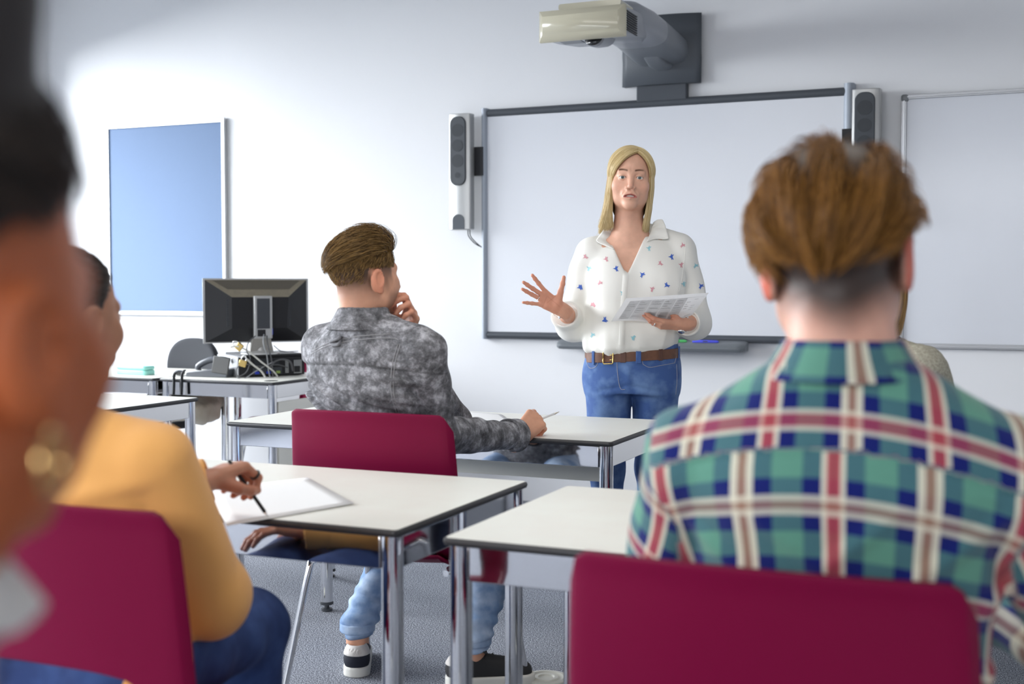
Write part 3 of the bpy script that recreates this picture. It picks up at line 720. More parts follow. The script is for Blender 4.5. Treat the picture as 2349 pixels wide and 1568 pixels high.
# ------------------------------------------------------------------ the standing woman
def hand_cols(V, H, skin):
    Q = H.local(V.astype(np.float32)); C = np.tile(np.asarray(skin, float), (len(V), 1))
    for k in 'imrlt':
        for j, a in ((3, 0.35), (2, 0.18), (1, 0.16)):
            C = lerp0(C, np.asarray(skin)*(1.02, 0.74, 0.70), a*np.exp(-(_n(Q-np.asarray(H.f[k][0][j], np.float32))/0.011)**2))
    palm = sstep(-Q[:, 2], 0.002, 0.012)*(Q[:, 1] > 0.0)
    C = lerp0(C, np.asarray(skin)*(1.0, 0.80, 0.77), palm*0.5)
    for (a, b) in (((0.030, 0.045), (-0.012, 0.062)), ((-0.034, 0.068), (0.012, 0.075)), ((0.014, 0.072), (0.004, 0.012))):
        a = np.array(a); b = np.array(b); t = np.clip(((Q[:, :2]-a)@(b-a))/((b-a)@(b-a)), 0, 1); q = Q[:, :2]-a-t[:, None]*(b-a)
        C = lerp0(C, np.asarray(skin)*(0.72, 0.5, 0.46), 0.5*np.exp(-(np.hypot(q[:, 0], q[:, 1])/0.0013)**2)*(Q[:, 2] < -0.006))
    return C
def px_frame(x, Z, dyaw=0.0):
    """person frame facing the viewer's side of the room at a given distance"""
    p = atd(x, 900, Z); return p
SK = sr(218, 170, 146)
T_o = atd(1450, 900, 4.85); T_o[2] = 0
T = Frame(T_o, rz(PI + 0.305))                       # x to her right, y towards the seats
tw = Person('person standing in a white bird-print blouse, jeans and brown belt, holding a printed sheet', T_o)
def tl(px, py, y=0.0):
    """photo position at her distance -> her own frame (right, forward, up)"""
    q = T.L(atd(px, py, 4.85 - y)[None].astype(np.float32))[0]; return np.array([q[0], q[1], q[2]], float)
# head frame: slight tilt, chin up
hR = T.R @ rz(0.02) @ ry(-0.045) @ rx(0.07)
hc = tl(1447, 418, 0.0); hc[1] = 0.035
TH = Frame(T.W(hc), hR)
hf = head_fn(dict(jaw=0.93, mouth=0.0036, nose=0.98, neck=0.053, folds=True, ear=0.95))
HS = 1.035
def t_head(P): return hf(TH.L(P)/HS)*HS
neckc = T.L((TH.W((0, -0.035, -0.14)))[None].astype(np.float32))[0]
def t_skin_torso(P):
    L = T.L(P)
    d = loft(L, [0.9, 1.0, 1.15, 1.28, 1.36, 1.41, 1.45], [0.0]*7, [0.0, 0.0, 0.01, 0.005, -0.005, -0.01, 0.0], [0.16, 0.155, 0.165, 0.165, 0.15, 0.075, 0.045], [0.105, 0.10, 0.115, 0.10, 0.08, 0.06, 0.045])
    d = smin(d, cap(L, (-0.15, -0.01, 1.355), (0.15, -0.01, 1.355), 0.047), 0.05)
    c = cap(L, (0.012, 0.052, 1.374), (0.11, 0.025, 1.392), 0.008); c = np.minimum(c, cap(L, (-0.012, 0.052, 1.374), (-0.11, 0.025, 1.392), 0.008))
    return smin(d, c, 0.018)
def t_upper(P): return smin(t_head(P), t_skin_torso(P), 0.04)
def face_cols(V, fr, s, skin, lip=(0.42, 0.13, 0.12), brow=None, blush=0.25):
    Q = fr.L(V.astype(np.float32))/s; A = np.abs(Q[:, 0]); n = vnoise(Q, 180, 3)
    C = np.tile(np.asarray(skin, float), (len(V), 1))
    ch = np.exp(-((A-0.045)/0.02)**2 - ((Q[:, 2]+0.035)/0.022)**2)*(Q[:, 1] > 0.02)
    C = lerp0(C, np.array(skin)*(1.02, 0.80, 0.78), ch*blush)
    C = lerp0(C, np.array(skin)*(1.03, 0.80, 0.78), np.exp(-(A/0.014)**2 - ((Q[:, 2]+0.040)/0.014)**2)*(Q[:, 1] > 0.08)*0.35)
    z0 = -0.0695 + 0.0026*-np.clip(A/0.024, 0, 1)**2
    lipm = np.exp(-(np.maximum(np.abs(Q[:, 2]-z0+0.001)-0.0068*(1-np.clip(A/0.027, 0, 1)**2), 0)/0.0016)**2)*(A < 0.0255)*(Q[:, 1] > 0.075)
    C = lerp0(C, lip, lipm*0.9)
    if brow is not None:
        zb = 0.0215 + 0.005*np.sin(np.clip((A-0.012)/0.036, 0, 1)*2.2) + 0.0015
        bm_ = np.exp(-((Q[:, 2]-zb)/0.0036)**2)*sstep(A, 0.011, 0.016)*(1-sstep(A, 0.042, 0.050))*(Q[:, 1] > 0.05)
        C = lerp0(C, brow, np.clip(bm_*(0.95+0.25*n), 0, 1))
        ln = np.exp(-((np.abs(Q[:, 2]+0.0020)-0.0046*np.sqrt(np.clip(1-((A-0.0315)/0.0145)**2, 0, 1)))/0.0014)**2)*(np.abs(A-0.0315) < 0.0142)*(Q[:, 1] > 0.07)*(Q[:, 2] > -0.002)
        C = lerp0(C, (0.05, 0.03, 0.025), ln*0.85)
    return C
def lerp0(C, b, t): t = np.clip(t, 0, 1)[:, None]; return C*(1-t) + np.asarray(b, float)[None, :]*t
tw.piece(t_upper, *bb([T.W((-0.2, -0.13, 1.18)), T.W((0.2, 0.13, 1.18)), TH.W((0, 0, 0.125)), TH.W((0, 0.115, 0)), TH.W((0, -0.12, 0))], 0.02), 0.0026,
         lambda V: face_cols(V, TH, HS, SK, lip=sr(180, 104, 98), brow=sr(86, 56, 40)), 1)
# arms
sR, eR = np.array([0.165, -0.01, 1.345]), np.array([0.235, -0.02, 1.075])
wR = tl(1283, 706, 0.20)
sL, eL = np.array([-0.185, -0.01, 1.345]), np.array([-0.240, 0.0, 1.085])
wL = tl(1563, 744, 0.22)
hR_ = Hand(T.W(wR), T.D(unit(tl(1222, 668, 0.24)-wR)), T.D((-0.02, 1.0, 0.12)), True,
           flex={'i': (0.05, 0.12, 0.1), 'm': (0.05, 0.12, 0.1), 'r': (0.05, 0.1, 0.1), 'l': (-0.05, 0.1, 0.1)}, splay={'i': 0.30, 'm': 0.02, 'r': -0.05, 'l': -0.42},
           thumb=[(0.86, 0.42, -0.15), (0.95, 0.30, 0.0), (0.93, 0.34, 0.05)], size=0.93, slim=0.95)
hL_ = Hand(T.W(wL), T.D((0.90, 0.40, 0.02)), T.D((0.10, -0.45, 0.90)), False,
           flex={'i': (0.25, 0.35, 0.2), 'm': (0.30, 0.45, 0.25), 'r': (0.38, 0.55, 0.3), 'l': (0.45, 0.6, 0.3)}, splay={'i': 0.03, 'm': 0.0, 'r': -0.02, 'l': -0.05},
           thumb=[(0.45, 0.75, -0.55), (0.2, 0.95, -0.25), (0.1, 0.98, -0.1)], size=0.93, slim=0.95)
for H, w_, e_, s_ in ((hR_, wR, eR, sR), (hL_, wL, eL, sL)):
    back = H.world((0, -0.02, 0)); E_ = T.W(e_); S_ = T.W(s_*np.array((0.85, 1, 1)))
    def arm(P, H=H, back=back, E_=E_, S_=S_): return smin(H(P), chain(P, [back, back*0.55+E_*0.45, E_, S_], [0.021, 0.030, 0.036, 0.040]), 0.02)
    lo, hi = H.bounds(); lo = np.minimum(np.minimum(lo, E_-0.05), S_-0.05); hi = np.maximum(np.maximum(hi, E_+0.05), S_+0.05)
    tw.piece(arm, lo, hi, 0.0024, lambda V, H=H: hand_cols(V, H, np.array(SK)*(0.96, 0.86, 0.82)), 1)
M_nail = mat('fingernail', sr(214, 160, 148), 0.3)
t_body = tw.body()
def add_nails(P_, H, parent, which='imrlt', m=None):
    V, F = H.nails(which); link('fingernails', mesh_from('fingernails', V, F, base=P_.base), m or M_nail, parent)
add_nails(tw, hL_, t_body)
# eyes and teeth
def eye_mat():
    m = bpy.data.materials.new('eyeball'); m.use_nodes = True; nt = m.node_tree; b = nt.nodes['Principled BSDF']; b.inputs['Roughness'].default_value = 0.08
    tc = nt.nodes.new('ShaderNodeTexCoord'); mp = nt.nodes.new('ShaderNodeMapping'); mp.inputs['Scale'].default_value = (1, 0, 1); nt.links.new(tc.outputs['Object'], mp.inputs[0])
    ln = nt.nodes.new('ShaderNodeVectorMath'); ln.operation = 'LENGTH'; nt.links.new(mp.outputs[0], ln.inputs[0])
    cr = nt.nodes.new('ShaderNodeValToRGB'); cr.color_ramp.interpolation = 'EASE'; e = cr.color_ramp.elements
    mu = nt.nodes.new('ShaderNodeMath'); mu.operation = 'MULTIPLY'; mu.inputs[1].default_value = 80.0; nt.links.new(ln.outputs['Value'], mu.inputs[0]); nt.links.new(mu.outputs[0], cr.inputs[0])
    e[0].position = 0.16; e[0].color = (0.004, 0.004, 0.005, 1); e[1].position = 0.56; e[1].color = (0.72, 0.70, 0.68, 1)
    for p, c in ((0.20, (0.07, 0.10, 0.10, 1)), (0.40, (0.10, 0.15, 0.155, 1)), (0.47, (0.03, 0.045, 0.05, 1))): k = cr.color_ramp.elements.new(p); k.color = c
    nt.links.new(cr.outputs[0], b.inputs['Base Color']); return m
M_eye = eye_mat()
for sx in (1, -1):
    bm = bmesh.new(); bmesh.ops.create_uvsphere(bm, u_segments=24, v_segments=16, radius=0.0128*HS)
    o = bm_obj('eye', bm, M_eye, t_body, True)
    g = Frame(TH.W(np.array((sx*0.0315, 0.0765, -0.001))*HS), TH.R @ rz(0.03) @ rx(-0.03)); mm = g.mat4(); mm.translation -= Vector(tw.base); o.matrix_basis = mm
bm = bmesh.new()
for i in range(-4, 5):
    x = i*0.0052; y = 0.0905 - 0.010*(x/0.024)**2
    add_box(bm, (x-0.00256)*HS, (x+0.00256)*HS, (y-0.004)*HS, y*HS, -0.0735*HS, (-0.0655)*HS)
o = bm_obj('teeth', bm, mat('teeth', (0.70, 0.66, 0.58), 0.25), t_body, bevel=0.0004); mm = TH.mat4(); mm.translation -= Vector(tw.base); o.matrix_basis = mm
# blouse
def fold(L, amp, f, ax, seed): return amp*vnoise(L*np.asarray(ax, np.float32), f, seed)
tz = [0.957, 0.978, 1.003, 1.08, 1.18, 1.28, 1.345, 1.385, 1.415]
def t_torso(L):
    sh = np.stack([L[:, 0] - 0.02*sstep(L[:, 2], 1.3, 0.95), L[:, 1], L[:, 2]-0.055*(-L[:, 0])*sstep(L[:, 2], 1.12, 0.95)], 1)
    d = loft(sh, tz, [-0.012, -0.012, -0.012, -0.012, -0.015, -0.018, -0.02, -0.015, -0.005], [0.0, 0.0, 0.0, 0.012, 0.022, 0.012, 0.0, -0.008, -0.008],
             [0.176, 0.190, 0.196, 0.190, 0.190, 0.196, 0.180, 0.125, 0.060], [0.118, 0.135, 0.140, 0.138, 0.142, 0.124, 0.096, 0.078, 0.058], 2.3)
    d = smin(d, cap(L, (-0.175, -0.01, 1.338), (0.140, -0.01, 1.338), 0.060), 0.03)
    for sx in (-1, 1): d = smin(d, cap(L, (sx*0.060, -0.022, 1.418-0.012*sx), (sx*0.172-0.012, -0.012, 1.368-0.010*sx), 0.034, 0.046), 0.03)
    for sx in (-1, 1): d = smin(d, ell(L, (sx*0.080-0.012, 0.075, 1.225), (0.085, 0.075, 0.080)), 0.05)
    return d
def sleeve(L, s_, e_, w_, r0, r1, r2, stop):
    c = e_ + (w_-e_)*stop
    return smin(cap(L, s_, e_, r0, r1), cap(L, e_, c, r1*0.98, r2), 0.03)
cR = eR + (wR-eR)*0.52; cL = eL + (wL-eL)*0.55
def flatcut(L, d, e_, c, k=0.006):
    n = unit(c-e_).astype(np.float32); return smax(d, (L-c.astype(np.float32)) @ n - 0.006, k)
def t_slR(L):
    d = flatcut(L, sleeve(L, sR, eR, wR, 0.066, 0.062, 0.055, 0.60), eR, cR)
    d = smin(d, ell(L, (eR+(0.0, 0.02, -0.03)), (0.055, 0.06, 0.045)), 0.03); return d
def t_slL(L):
    d = flatcut(L, sleeve(L, sL, eL, wL, 0.066, 0.060, 0.050, 0.62), eL, cL)
    d = smin(d, ell(L, (eL+(0.0, 0.02, -0.028)), (0.052, 0.06, 0.042)), 0.03); return d
def t_shirt(P):
    L = T.L(P); d = t_torso(L)
    d = d + fold(L, 0.0065, 40, (1.0, 1.0, 0.22), 5)*sstep(L[:, 2], 1.36, 1.15) + fold(L, 0.0035, 95, (1, 1, 0.3), 9)*sstep(L[:, 2], 1.2, 0.98)
    d = d + (0.0045*np.abs(fold(L, 1.0, 70, (1.0, 0.9, 0.14), 21)) - 0.002)*sstep(L[:, 2], 1.33, 1.20)
    s1 = t_slR(L) + fold(L, 0.0050, 55, (0.5, 1, 1.2), 2); s2 = t_slL(L) + fold(L, 0.0050, 55, (0.5, 1, 1.2), 3)
    d = smin(smin(d, s1, 0.018), s2, 0.018)
    # V opening and neck hole
    zv = 1.262; xm = 0.022; t = np.clip((L[:, 2]-zv)/0.13, 0, 1.3)
    wdg = np.maximum(np.abs(L[:, 0]-xm) - (0.001+0.060*t**0.9), np.maximum(zv-L[:, 2], 0.0-L[:, 1]))
    d = smax(d, -wdg, 0.004)
    d = smax(d, -(np.maximum(np.hypot(L[:, 0]-0.008, (L[:, 1]+0.01)*0.95)-0.064, 1.37-L[:, 2])), 0.006)
    # button placket ridge below the V
    rid = np.exp(-((np.abs(L[:, 0]-xm-0.02*(1.26-L[:, 2])/0.3)-0.0)/0.011)**4)*(L[:, 1] > 0)*(L[:, 2] < zv+0.005); d = d - 0.0022*rid
    return d
M_blouse = mat('ivory_blouse', (0.80, 0.79, 0.745), 0.6, sheen=0.15, bump=(700, 0.05))
blouse, BV, BF = tw.sdf('blouse', t_shirt, *bb([T.W((-0.34, -0.17, 0.93)), T.W((0.34, 0.25, 1.47)), T.W((-0.34, 0.25, 1.0)), T.W((0.34, -0.17, 1.0))], 0.01), 0.0042, M_blouse, ret=True)
# rolled cuffs
for nm, e_, c, w_ in (('r', eR, cR, wR), ('l', eL, cL, wL)):
    n = unit(c-e_)
    def cuff(P, e_=e_, c=c, n=n):
        L = T.L(P); q = L - c.astype(np.float32); a = q @ n.astype(np.float32); r = _n(q - a[:, None]*n.astype(np.float32))
        ro = 0.050 - 0.10*(a+0.02); d = np.abs(r - ro) - 0.0045; d = d + 0.0012*vnoise(L, 90, 4)
        return smax(d, np.abs(a+0.018)-0.028, 0.004)
    tw.sdf('cuff', cuff, *bb([T.W(c)], 0.075), 0.003, M_blouse, blouse)
# collar: two leaves that lie on the blouse
from mathutils.bvhtree import BVHTree
bvh = BVHTree.FromPolygons([Vector(v) for v in BV], [list(f) for f in BF])
LEAF = {'r': [[(1396,505),(1388,521),(1379,534),(1366,552)], [(1404,507),(1400,525),(1393,540),(1378,560)], [(1411,512),(1411,532),(1408,550),(1403,568)], [(1414,514),(1416,534),(1416,556),(1410,574)]],
        'l': [[(1520,503),(1525,514),(1530,530),(1535,548)], [(1511,503),(1514,517),(1517,533),(1521,549)], [(1503,506),(1503,520),(1502,534),(1502,546)], [(1498,512),(1494,526),(1489,541),(1483,556)]]}
for key, G in LEAF.items():
    V, F = [], []
    for i, row in enumerate(G):
        sp = spline([(x, y, 0) for x, y in row], 4)
        for j_, q in enumerate(sp):
            d = Vector(ray(q[0], q[1])).normalized(); h = bvh.ray_cast(Vector(CAM), d, 8)
            dist = (h[0]-Vector(CAM)).length if h[0] else 4.86
            V.append(np.array(Vector(CAM) + d*(dist - 0.010 - 0.010*math.sin(PI*j_/(len(sp)-1))*(i < 3))))
    n = len(sp)
    for i in range(3):
        for j_ in range(n-1): F.append([i*n+j_, (i+1)*n+j_, (i+1)*n+j_+1, i*n+j_+1])
    o = link('collar', mesh_from('collar', np.array(V), np.array(F), base=tw.base), M_blouse, blouse); md = o.modifiers.new('sub', 'SUBSURF'); md.levels = 2; md.render_levels = 2
    md = o.modifiers.new('solid', 'SOLIDIFY'); md.thickness = 0.004; md.offset = 0
# printed birds, part of the blouse mesh
BIRD = [(-0.0130, 0.0045), (-0.0075, 0.0062), (-0.0040, 0.0050), (-0.0005, 0.0080), (0.0030, 0.0135), (0.0052, 0.0128), (0.0045, 0.0078), (0.0105, 0.0098), (0.0118, 0.0082), (0.0062, 0.0030), (0.0050, -0.0010), (0.0078, -0.0100), (0.0050, -0.0108), (0.0030, -0.0060), (0.0005, -0.0105), (-0.0012, -0.0100), (-0.0012, -0.0030), (-0.0048, 0.0008), (-0.0080, 0.0038)]
BM_ = [mat('print_blue', (0.05, 0.13, 0.52), 0.6), mat('print_pink', (0.66, 0.32, 0.36), 0.6), mat('print_aqua', (0.30, 0.58, 0.65), 0.6)]
for q in BM_: blouse.data.materials.append(q)
birds = [(1375,648,1),(1413,617,0),(1472,630,0),(1515,605,1),(1562,608,1),(1595,609,2),(1330,660,0),(1495,663,1),(1530,655,0),(1568,652,2),(1607,656,0),(1388,734,0),(1452,775,2),(1565,562,1),(1390,595,1),(1350,616,2),(1343,590,1),(1488,570,2),(1358,768,2),(1322,580,0),(1427,672,2),(1412,560,2),(1540,590,0),(1545,700,1),(1360,700,1),(1600,690,2)]
bm = bmesh.new(); bm.from_mesh(blouse.data)
for i, (x, y, c) in enumerate(birds):
    a = ((i*0.618) % 1.0)*2.2-1.1; ca, sa = math.cos(a), math.sin(a); vs = []; ok = True; sc = 1.0 if c else 1.1
    for u, v in BIRD:
        d = ray(x + (u*ca-v*sa)*520*sc, y - (u*sa+v*ca)*520*sc); hit = bvh.ray_cast(Vector(CAM), Vector(d).normalized(), 8)
        if hit[0] is None: ok = False; break
        vs.append(hit[0] - Vector(d).normalized()*0.0015 - Vector(tw.base))
    if ok:
        f = bm.faces.new([bm.verts.new(p) for p in vs]); f.material_index = c+1
bmesh.ops.triangulate(bm, faces=[f for f in bm.faces if len(f.verts) > 4]); bm.to_mesh(blouse.data); bm.free()
# button placket strip and armhole seams lying on the front
for nm, path, r0 in (('placket', [(1437,603),(1435,640),(1431,690),(1428,740),(1426,790)], 7.0), ('armhole_seam', [(1573,553),(1571,590),(1566,630),(1558,668)], 1.0)):
    pts = [q for q in spline([(x, y, 0) for x, y in path], 6)]; V, F = [], []
    for q in pts:
        for o_ in (-1, -0.6, 0.6, 1):
            d = Vector(ray(q[0]+o_*r0, q[1])).normalized(); h = bvh.ray_cast(Vector(CAM), d, 8)
            V.append(np.array((h[0] if h[0] else Vector(CAM)+d*4.8) - d*((0.0030 if r0 > 2 else 0.0012) if abs(o_) < 0.9 else 0.0)))
    for i in range(len(pts)-1):
        for j_ in range(3): F.append([i*4+j_, i*4+j_+1, (i+1)*4+j_+1, (i+1)*4+j_])
    link(nm, mesh_from(nm, np.array(V), np.array(F), base=tw.base), M_blouse, blouse)
# jeans
M_jean = mat('blue_denim', (0.045, 0.105, 0.30), 0.8, noise=(14, (0.13, 0.23, 0.46), 0.42, 0.66), bump=(900, 0.25))
KR, KL = np.array([0.095, 0.02, 0.50]), np.array([-0.085, -0.03, 0.50]); AR, AL = np.array([0.10, 0.0, 0.09]), np.array([-0.09, -0.07, 0.09])
def t_jeans(P):
    L = T.L(P); sh = np.stack([L[:, 0], L[:, 1], L[:, 2]-0.055*(-L[:, 0])*sstep(L[:, 2], 0.86, 0.93)], 1)
    d = loft(sh, [0.80, 0.86, 0.91, 0.95, 0.985], [0.0]*5, [-0.02, -0.015, -0.008, 0.0, 0.0], [0.180, 0.193, 0.190, 0.182, 0.178], [0.125, 0.130, 0.125, 0.118, 0.116], 2.4)
    for sx, k_, a_ in ((1, KR, AR), (-1, KL, AL)):
        l = smin(cap(L, (sx*0.092, -0.005, 0.82), k_, 0.094, 0.068), cap(L, k_, a_, 0.066, 0.056), 0.03)
        d = smin(d, l, 0.022)
    d = d + fold(L, 0.0025, 55, (0.8, 0.8, 1.3), 11)
    d = d - 0.003*np.exp(-((L[:, 0]-0.014)/0.012)**2)*(L[:, 1] > 0)*sstep(L[:, 2], 0.80, 0.86)*sstep(-L[:, 2], -0.918, -0.90)     # fly
    d = d + 0.004*np.exp(-((L[:, 2]-0.835 + 0.20*np.abs(L[:, 0]-0.015))/0.006)**2)*(L[:, 1] > 0)*(np.abs(L[:, 0]) < 0.13)
    return d
jeans = tw.sdf('jeans', t_jeans, *bb([T.W((-0.21, -0.17, 0.07)), T.W((0.21, 0.15, 0.985)), T.W((-0.21, 0.15, 0.5)), T.W((0.21, -0.17, 0.5))], 0.01), 0.0055, M_jean)
for sx, a_ in ((1, AR), (-1, AL)):
    def shoe(P, a_=a_):
        L = T.L(P) - np.array([a_[0], a_[1], 0], np.float32)
        d = smin(cap(L, (0, -0.06, 0.04), (0, 0.13, 0.03), 0.036, 0.030), cap(L, (0, -0.05, 0.07), (0, -0.03, 0.11), 0.032, 0.034), 0.03); return smax(d, -L[:, 2], 0.003)
    tw.sdf('shoe', shoe, *bb([T.W((a_[0], a_[1]-0.1, 0)), T.W((a_[0], a_[1]+0.17, 0.15))], 0.05), 0.006, mat('white_shoe', (0.6, 0.6, 0.6), 0.5))
# stitched pockets and seams
M_thread = mat('pale_thread', (0.36, 0.36, 0.40), 0.8)
jb = BVHTree.FromPolygons([v.co + Vector(tw.base) for v in jeans.data.vertices], [list(p.vertices) for p in jeans.data.polygons])
def on_jeans(px, py, off=0.0006):
    d = Vector(ray(px, py)).normalized(); h = jb.ray_cast(Vector(CAM), d, 8); return (h[0]-d*off) if h[0] else None
for path in ([(1345,828),(1352,843),(1366,841),(1374,826)], [(1475,835),(1490,842),(1515,838),(1548,832)], [(1548,832),(1551,815),(1545,808)], [(1415,828),(1417,860),(1423,890),(1434,893)], [(1552,835),(1553,870),(1550,905)], [(1475,835),(1472,822)]):
    pts = [on_jeans(*p) for p in [tuple(v)[:2] for v in spline([(x, y, 0) for x, y in path], 6)]]; pts = [p for p in pts if p]
    if len(pts) > 2:
        bm = bmesh.new(); add_tube(bm, pts, 0.0011, 6); tw.bmesh('seam', bm, M_thread, jeans, smooth=True)
# belt with loops and buckle
M_belt = mat('brown_leather', (0.105, 0.040, 0.020), 0.45, noise=(30, (0.17, 0.07, 0.035), 0.4, 0.7), bump=(120, 0.1)); M_brass = mat('brass', (0.62, 0.44, 0.16), 0.25, 0.95)
def belt_pt(a, dz=0.0, r=0.0):
    x, y = 0.183+r, 0.120+r; n = 2.4; c, s_ = math.cos(a), math.sin(a)
    px_ = x*math.copysign(abs(c)**(2/n), c); py_ = y*math.copysign(abs(s_)**(2/n), s_)
    return T.W((px_, py_, 0.948 + 0.055*(-px_) + dz))
def band(name, a0, a1, z0, z1, r0, r1, m, parent, n=90):
    bm = bmesh.new(); rg = []
    for k in range(n+1):
        a = a0 + (a1-a0)*k/n; rg.append([bm.verts.new(belt_pt(a, z, r)) for z, r in ((z0, r0), (z0, r1), (z1, r1), (z1, r0))])
    for a, b in zip(rg[:-1], rg[1:]):
        for k in range(4): bm.faces.new((a[k], a[(k+1)%4], b[(k+1)%4], b[k]))
    bm.faces.new(rg[0]); bm.faces.new(rg[-1][::-1]); return tw.bmesh(name, bm, m, parent, bevel=0.0012)
belt = band('belt', 0, 2*PI, -0.019, 0.019, -0.006, 0.0035, M_belt, None)
for a in (1.44, 2.12): band('keeper', a-0.05, a+0.05, -0.022, 0.022, 0.003, 0.0064, mat('keeper_leather', (0.085, 0.030, 0.016), 0.45), belt, 6)
for a in (0.70, 1.66, 2.85, -0.6, -1.6, -2.6): band('belt_loop', a-0.042, a+0.042, -0.028, 0.026, 0.002, 0.0068, M_jean, jeans, 6)
def bk(a, z): return belt_pt(1.13+a, z, 0.0075)
bm = bmesh.new(); add_tube(bm, [bk(*q) for q in ((-0.11, 0), (-0.11, 0.019), (-0.09, 0.024), (0.10, 0.024), (0.12, 0.02), (0.12, -0.02), (0.10, -0.024), (-0.09, -0.024), (-0.11, -0.019), (-0.11, 0.0))], 0.0027, 10)
bkl = tw.bmesh('buckle', bm, M_brass, belt, smooth=True)
for z in (0.009, -0.009):
    bm = bmesh.new(); add_tube(bm, [bk(0.13, z), bk(0.05, z)], 0.0018, 8); tw.bmesh('prong', bm, M_brass, bkl, smooth=True)
# blonde hair: a dark underlayer on the skull and long strands from a centre-left parting
hs = 1.0
def t_under(P):
    Q = TH.L(P)/HS; d = ell(Q, (0, -0.018, 0.036), (0.0800, 0.098, 0.087))
    d = smax(d, -(np.maximum(0.052 - Q[:, 1], 0)*0 + np.where(Q[:, 1] > 0.0, 0.075 - Q[:, 2] + 1.2*np.abs(Q[:, 0])*0 - 0.0, 0.2)*-1), 0.006) if False else d
    front = np.maximum(-(Q[:, 1]-0.012-0.75*np.maximum(Q[:, 2]-0.05, 0)), -(0.108-Q[:, 2]))      # face opening
    d = smax(d, -front, 0.006)
    neckside = ell(Q, (0, -0.055, -0.06), (0.070, 0.042, 0.105)); d = smin(d, neckside, 0.03)
    return d*HS
M_bl_d = mat('hair_under_blonde', (0.16, 0.10, 0.045), 0.6)
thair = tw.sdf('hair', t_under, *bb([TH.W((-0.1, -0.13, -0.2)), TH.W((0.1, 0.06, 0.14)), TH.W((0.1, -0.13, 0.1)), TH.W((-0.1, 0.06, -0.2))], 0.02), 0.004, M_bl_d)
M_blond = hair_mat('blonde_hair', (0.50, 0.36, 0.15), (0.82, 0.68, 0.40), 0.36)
st = []; r_ = np.random.default_rng(3)
HC = np.array((0, -0.016, 0.036)); HR = np.array((0.0835, 0.1035, 0.0905))
def slerp(a, b, t):
    o = math.acos(max(-1, min(1, float(a@b)))); return (math.sin((1-t)*o)*a + math.sin(t*o)*b)/max(math.sin(o), 1e-5)
for i in range(6200):
    sgn = 1 if r_.random() < 0.58 else -1                # her right side carries the fuller sweep
    f = r_.random()**(1.35 if sgn > 0 else 1.0)           # root position along the parting, front to back
    lay = r_.random()
    root = unit((-0.24 + 0.02*r_.normal()*(f < 0.5) + 0.14*f, 0.70 - 1.25*f, 0.72))
    yend = (0.052 - 0.125*f) if sgn > 0 else (0.040 - 0.115*f)
    zc = (-0.012 if sgn > 0 else 0.0) + 0.008*r_.normal()
    tgt = unit((sgn*0.93, (yend+0.016)/0.1035, (zc-0.036)/0.0905*0.6)); a = 0.985 + 0.060*lay
    pts = []
    for k in range(11):
        t = k/10; d = slerp(root, tgt, t); pts.append(HC + d*HR*a*(1 + 0.03*math.sin(PI*t)))
    p0 = pts[-1]; spread = (0.016*(lay-0.75) if sgn > 0 else 0.010*(lay-0.75)); flare = (0.005 + 0.034*r_.random()**1.6) if sgn > 0 else 0.004*r_.random()
    Lz = (0.176 if sgn > 0 else 0.186) + 0.016*r_.random() + 0.02*(f > 0.6); dz0 = pts[-1]-pts[-2]
    for k in range(1, 11):
        u = k/10; q = p0 + np.array([sgn*(spread*u + 0.006*math.sin(PI*u) - (0.004 if sgn > 0 else 0.014)*u + flare*u**3), -0.020*u*(1-f) - 0.012*u, -Lz*u + 0.35*dz0[2]*0]); pts.append(q)
    P_ = np.array(pts); P_ = P_ + r_.normal(size=3)*0.0014 + 0.0022*np.stack([vnoise(P_, 60, 1), vnoise(P_, 60, 2), 0*P_[:, 0]], 1)*np.linspace(0, 1, len(P_))[:, None]
    st.append(TH.W(P_*HS))
tw.curves('hair_strands', st, 0.00075, M_blond, thair, 0.4)
# jewellery
def ring_on(P_, H, k, m, r=0.0105, w_=0.0016, at=0.35):
    a, b = np.asarray(H.f[k][0][0]), np.asarray(H.f[k][0][1]); c = a*(1-at)+b*at; d = unit(b-a); u = unit(np.cross(d, (0, 0, 1))); v = np.cross(d, u)
    bm = bmesh.new(); add_tube(bm, [Vector(H.world(c + (u*math.cos(t) + v*math.sin(t))*r)) for t in np.linspace(0, 2*PI, 25)], w_, 8, False); return P_.bmesh('ring', bm, m, t_body if P_ is tw else P_.bodyo, smooth=True)
M_slv = mat('sterling_silver', (0.80, 0.80, 0.80), 0.18, 1.0)
ring_on(tw, hR_, 'r', M_slv, 0.0098, 0.0011, 0.30); ring_on(tw, hL_, 'r', M_slv, 0.0100, 0.0022, 0.55)
def loop(name, c, n, r, w_, m, par, arc=2*PI, P_=None):
    n = unit(n); u = unit(np.cross(n, (0, 0, 1))); v = np.cross(n, u); bm = bmesh.new()
    add_tube(bm, [Vector(np.asarray(c) + (u*math.cos(t) + v*math.sin(t))*r) for t in np.linspace(0, arc, 33)], w_, 8, False); return (P_ or tw).bmesh(name, bm, m, par, smooth=True)
nR = unit(T.W(eR)-T.W(wR)); loop('bracelet', T.W(wR)+nR*0.012-np.array([0, 0, 0.006]), nR+np.array([0.1, 0, 0.5]), 0.031, 0.0009, M_slv, t_body)
bc = T.W(wR)+nR*0.0-np.array([0, 0, 0.033]); bm = bmesh.new(); add_box(bm, bc[0]-0.004, bc[0]+0.004, bc[1]-0.003, bc[1]+0.003, bc[2]-0.008, bc[2]+0.003); tw.bmesh('charm', bm, M_slv, t_body, bevel=0.001)
nL = unit(T.W(eL)-T.W(wL))
bm = bmesh.new(); u = unit(np.cross(nL, (0, 0, 1))); v = np.cross(nL, u); cw = T.W(wL)+nL*0.022
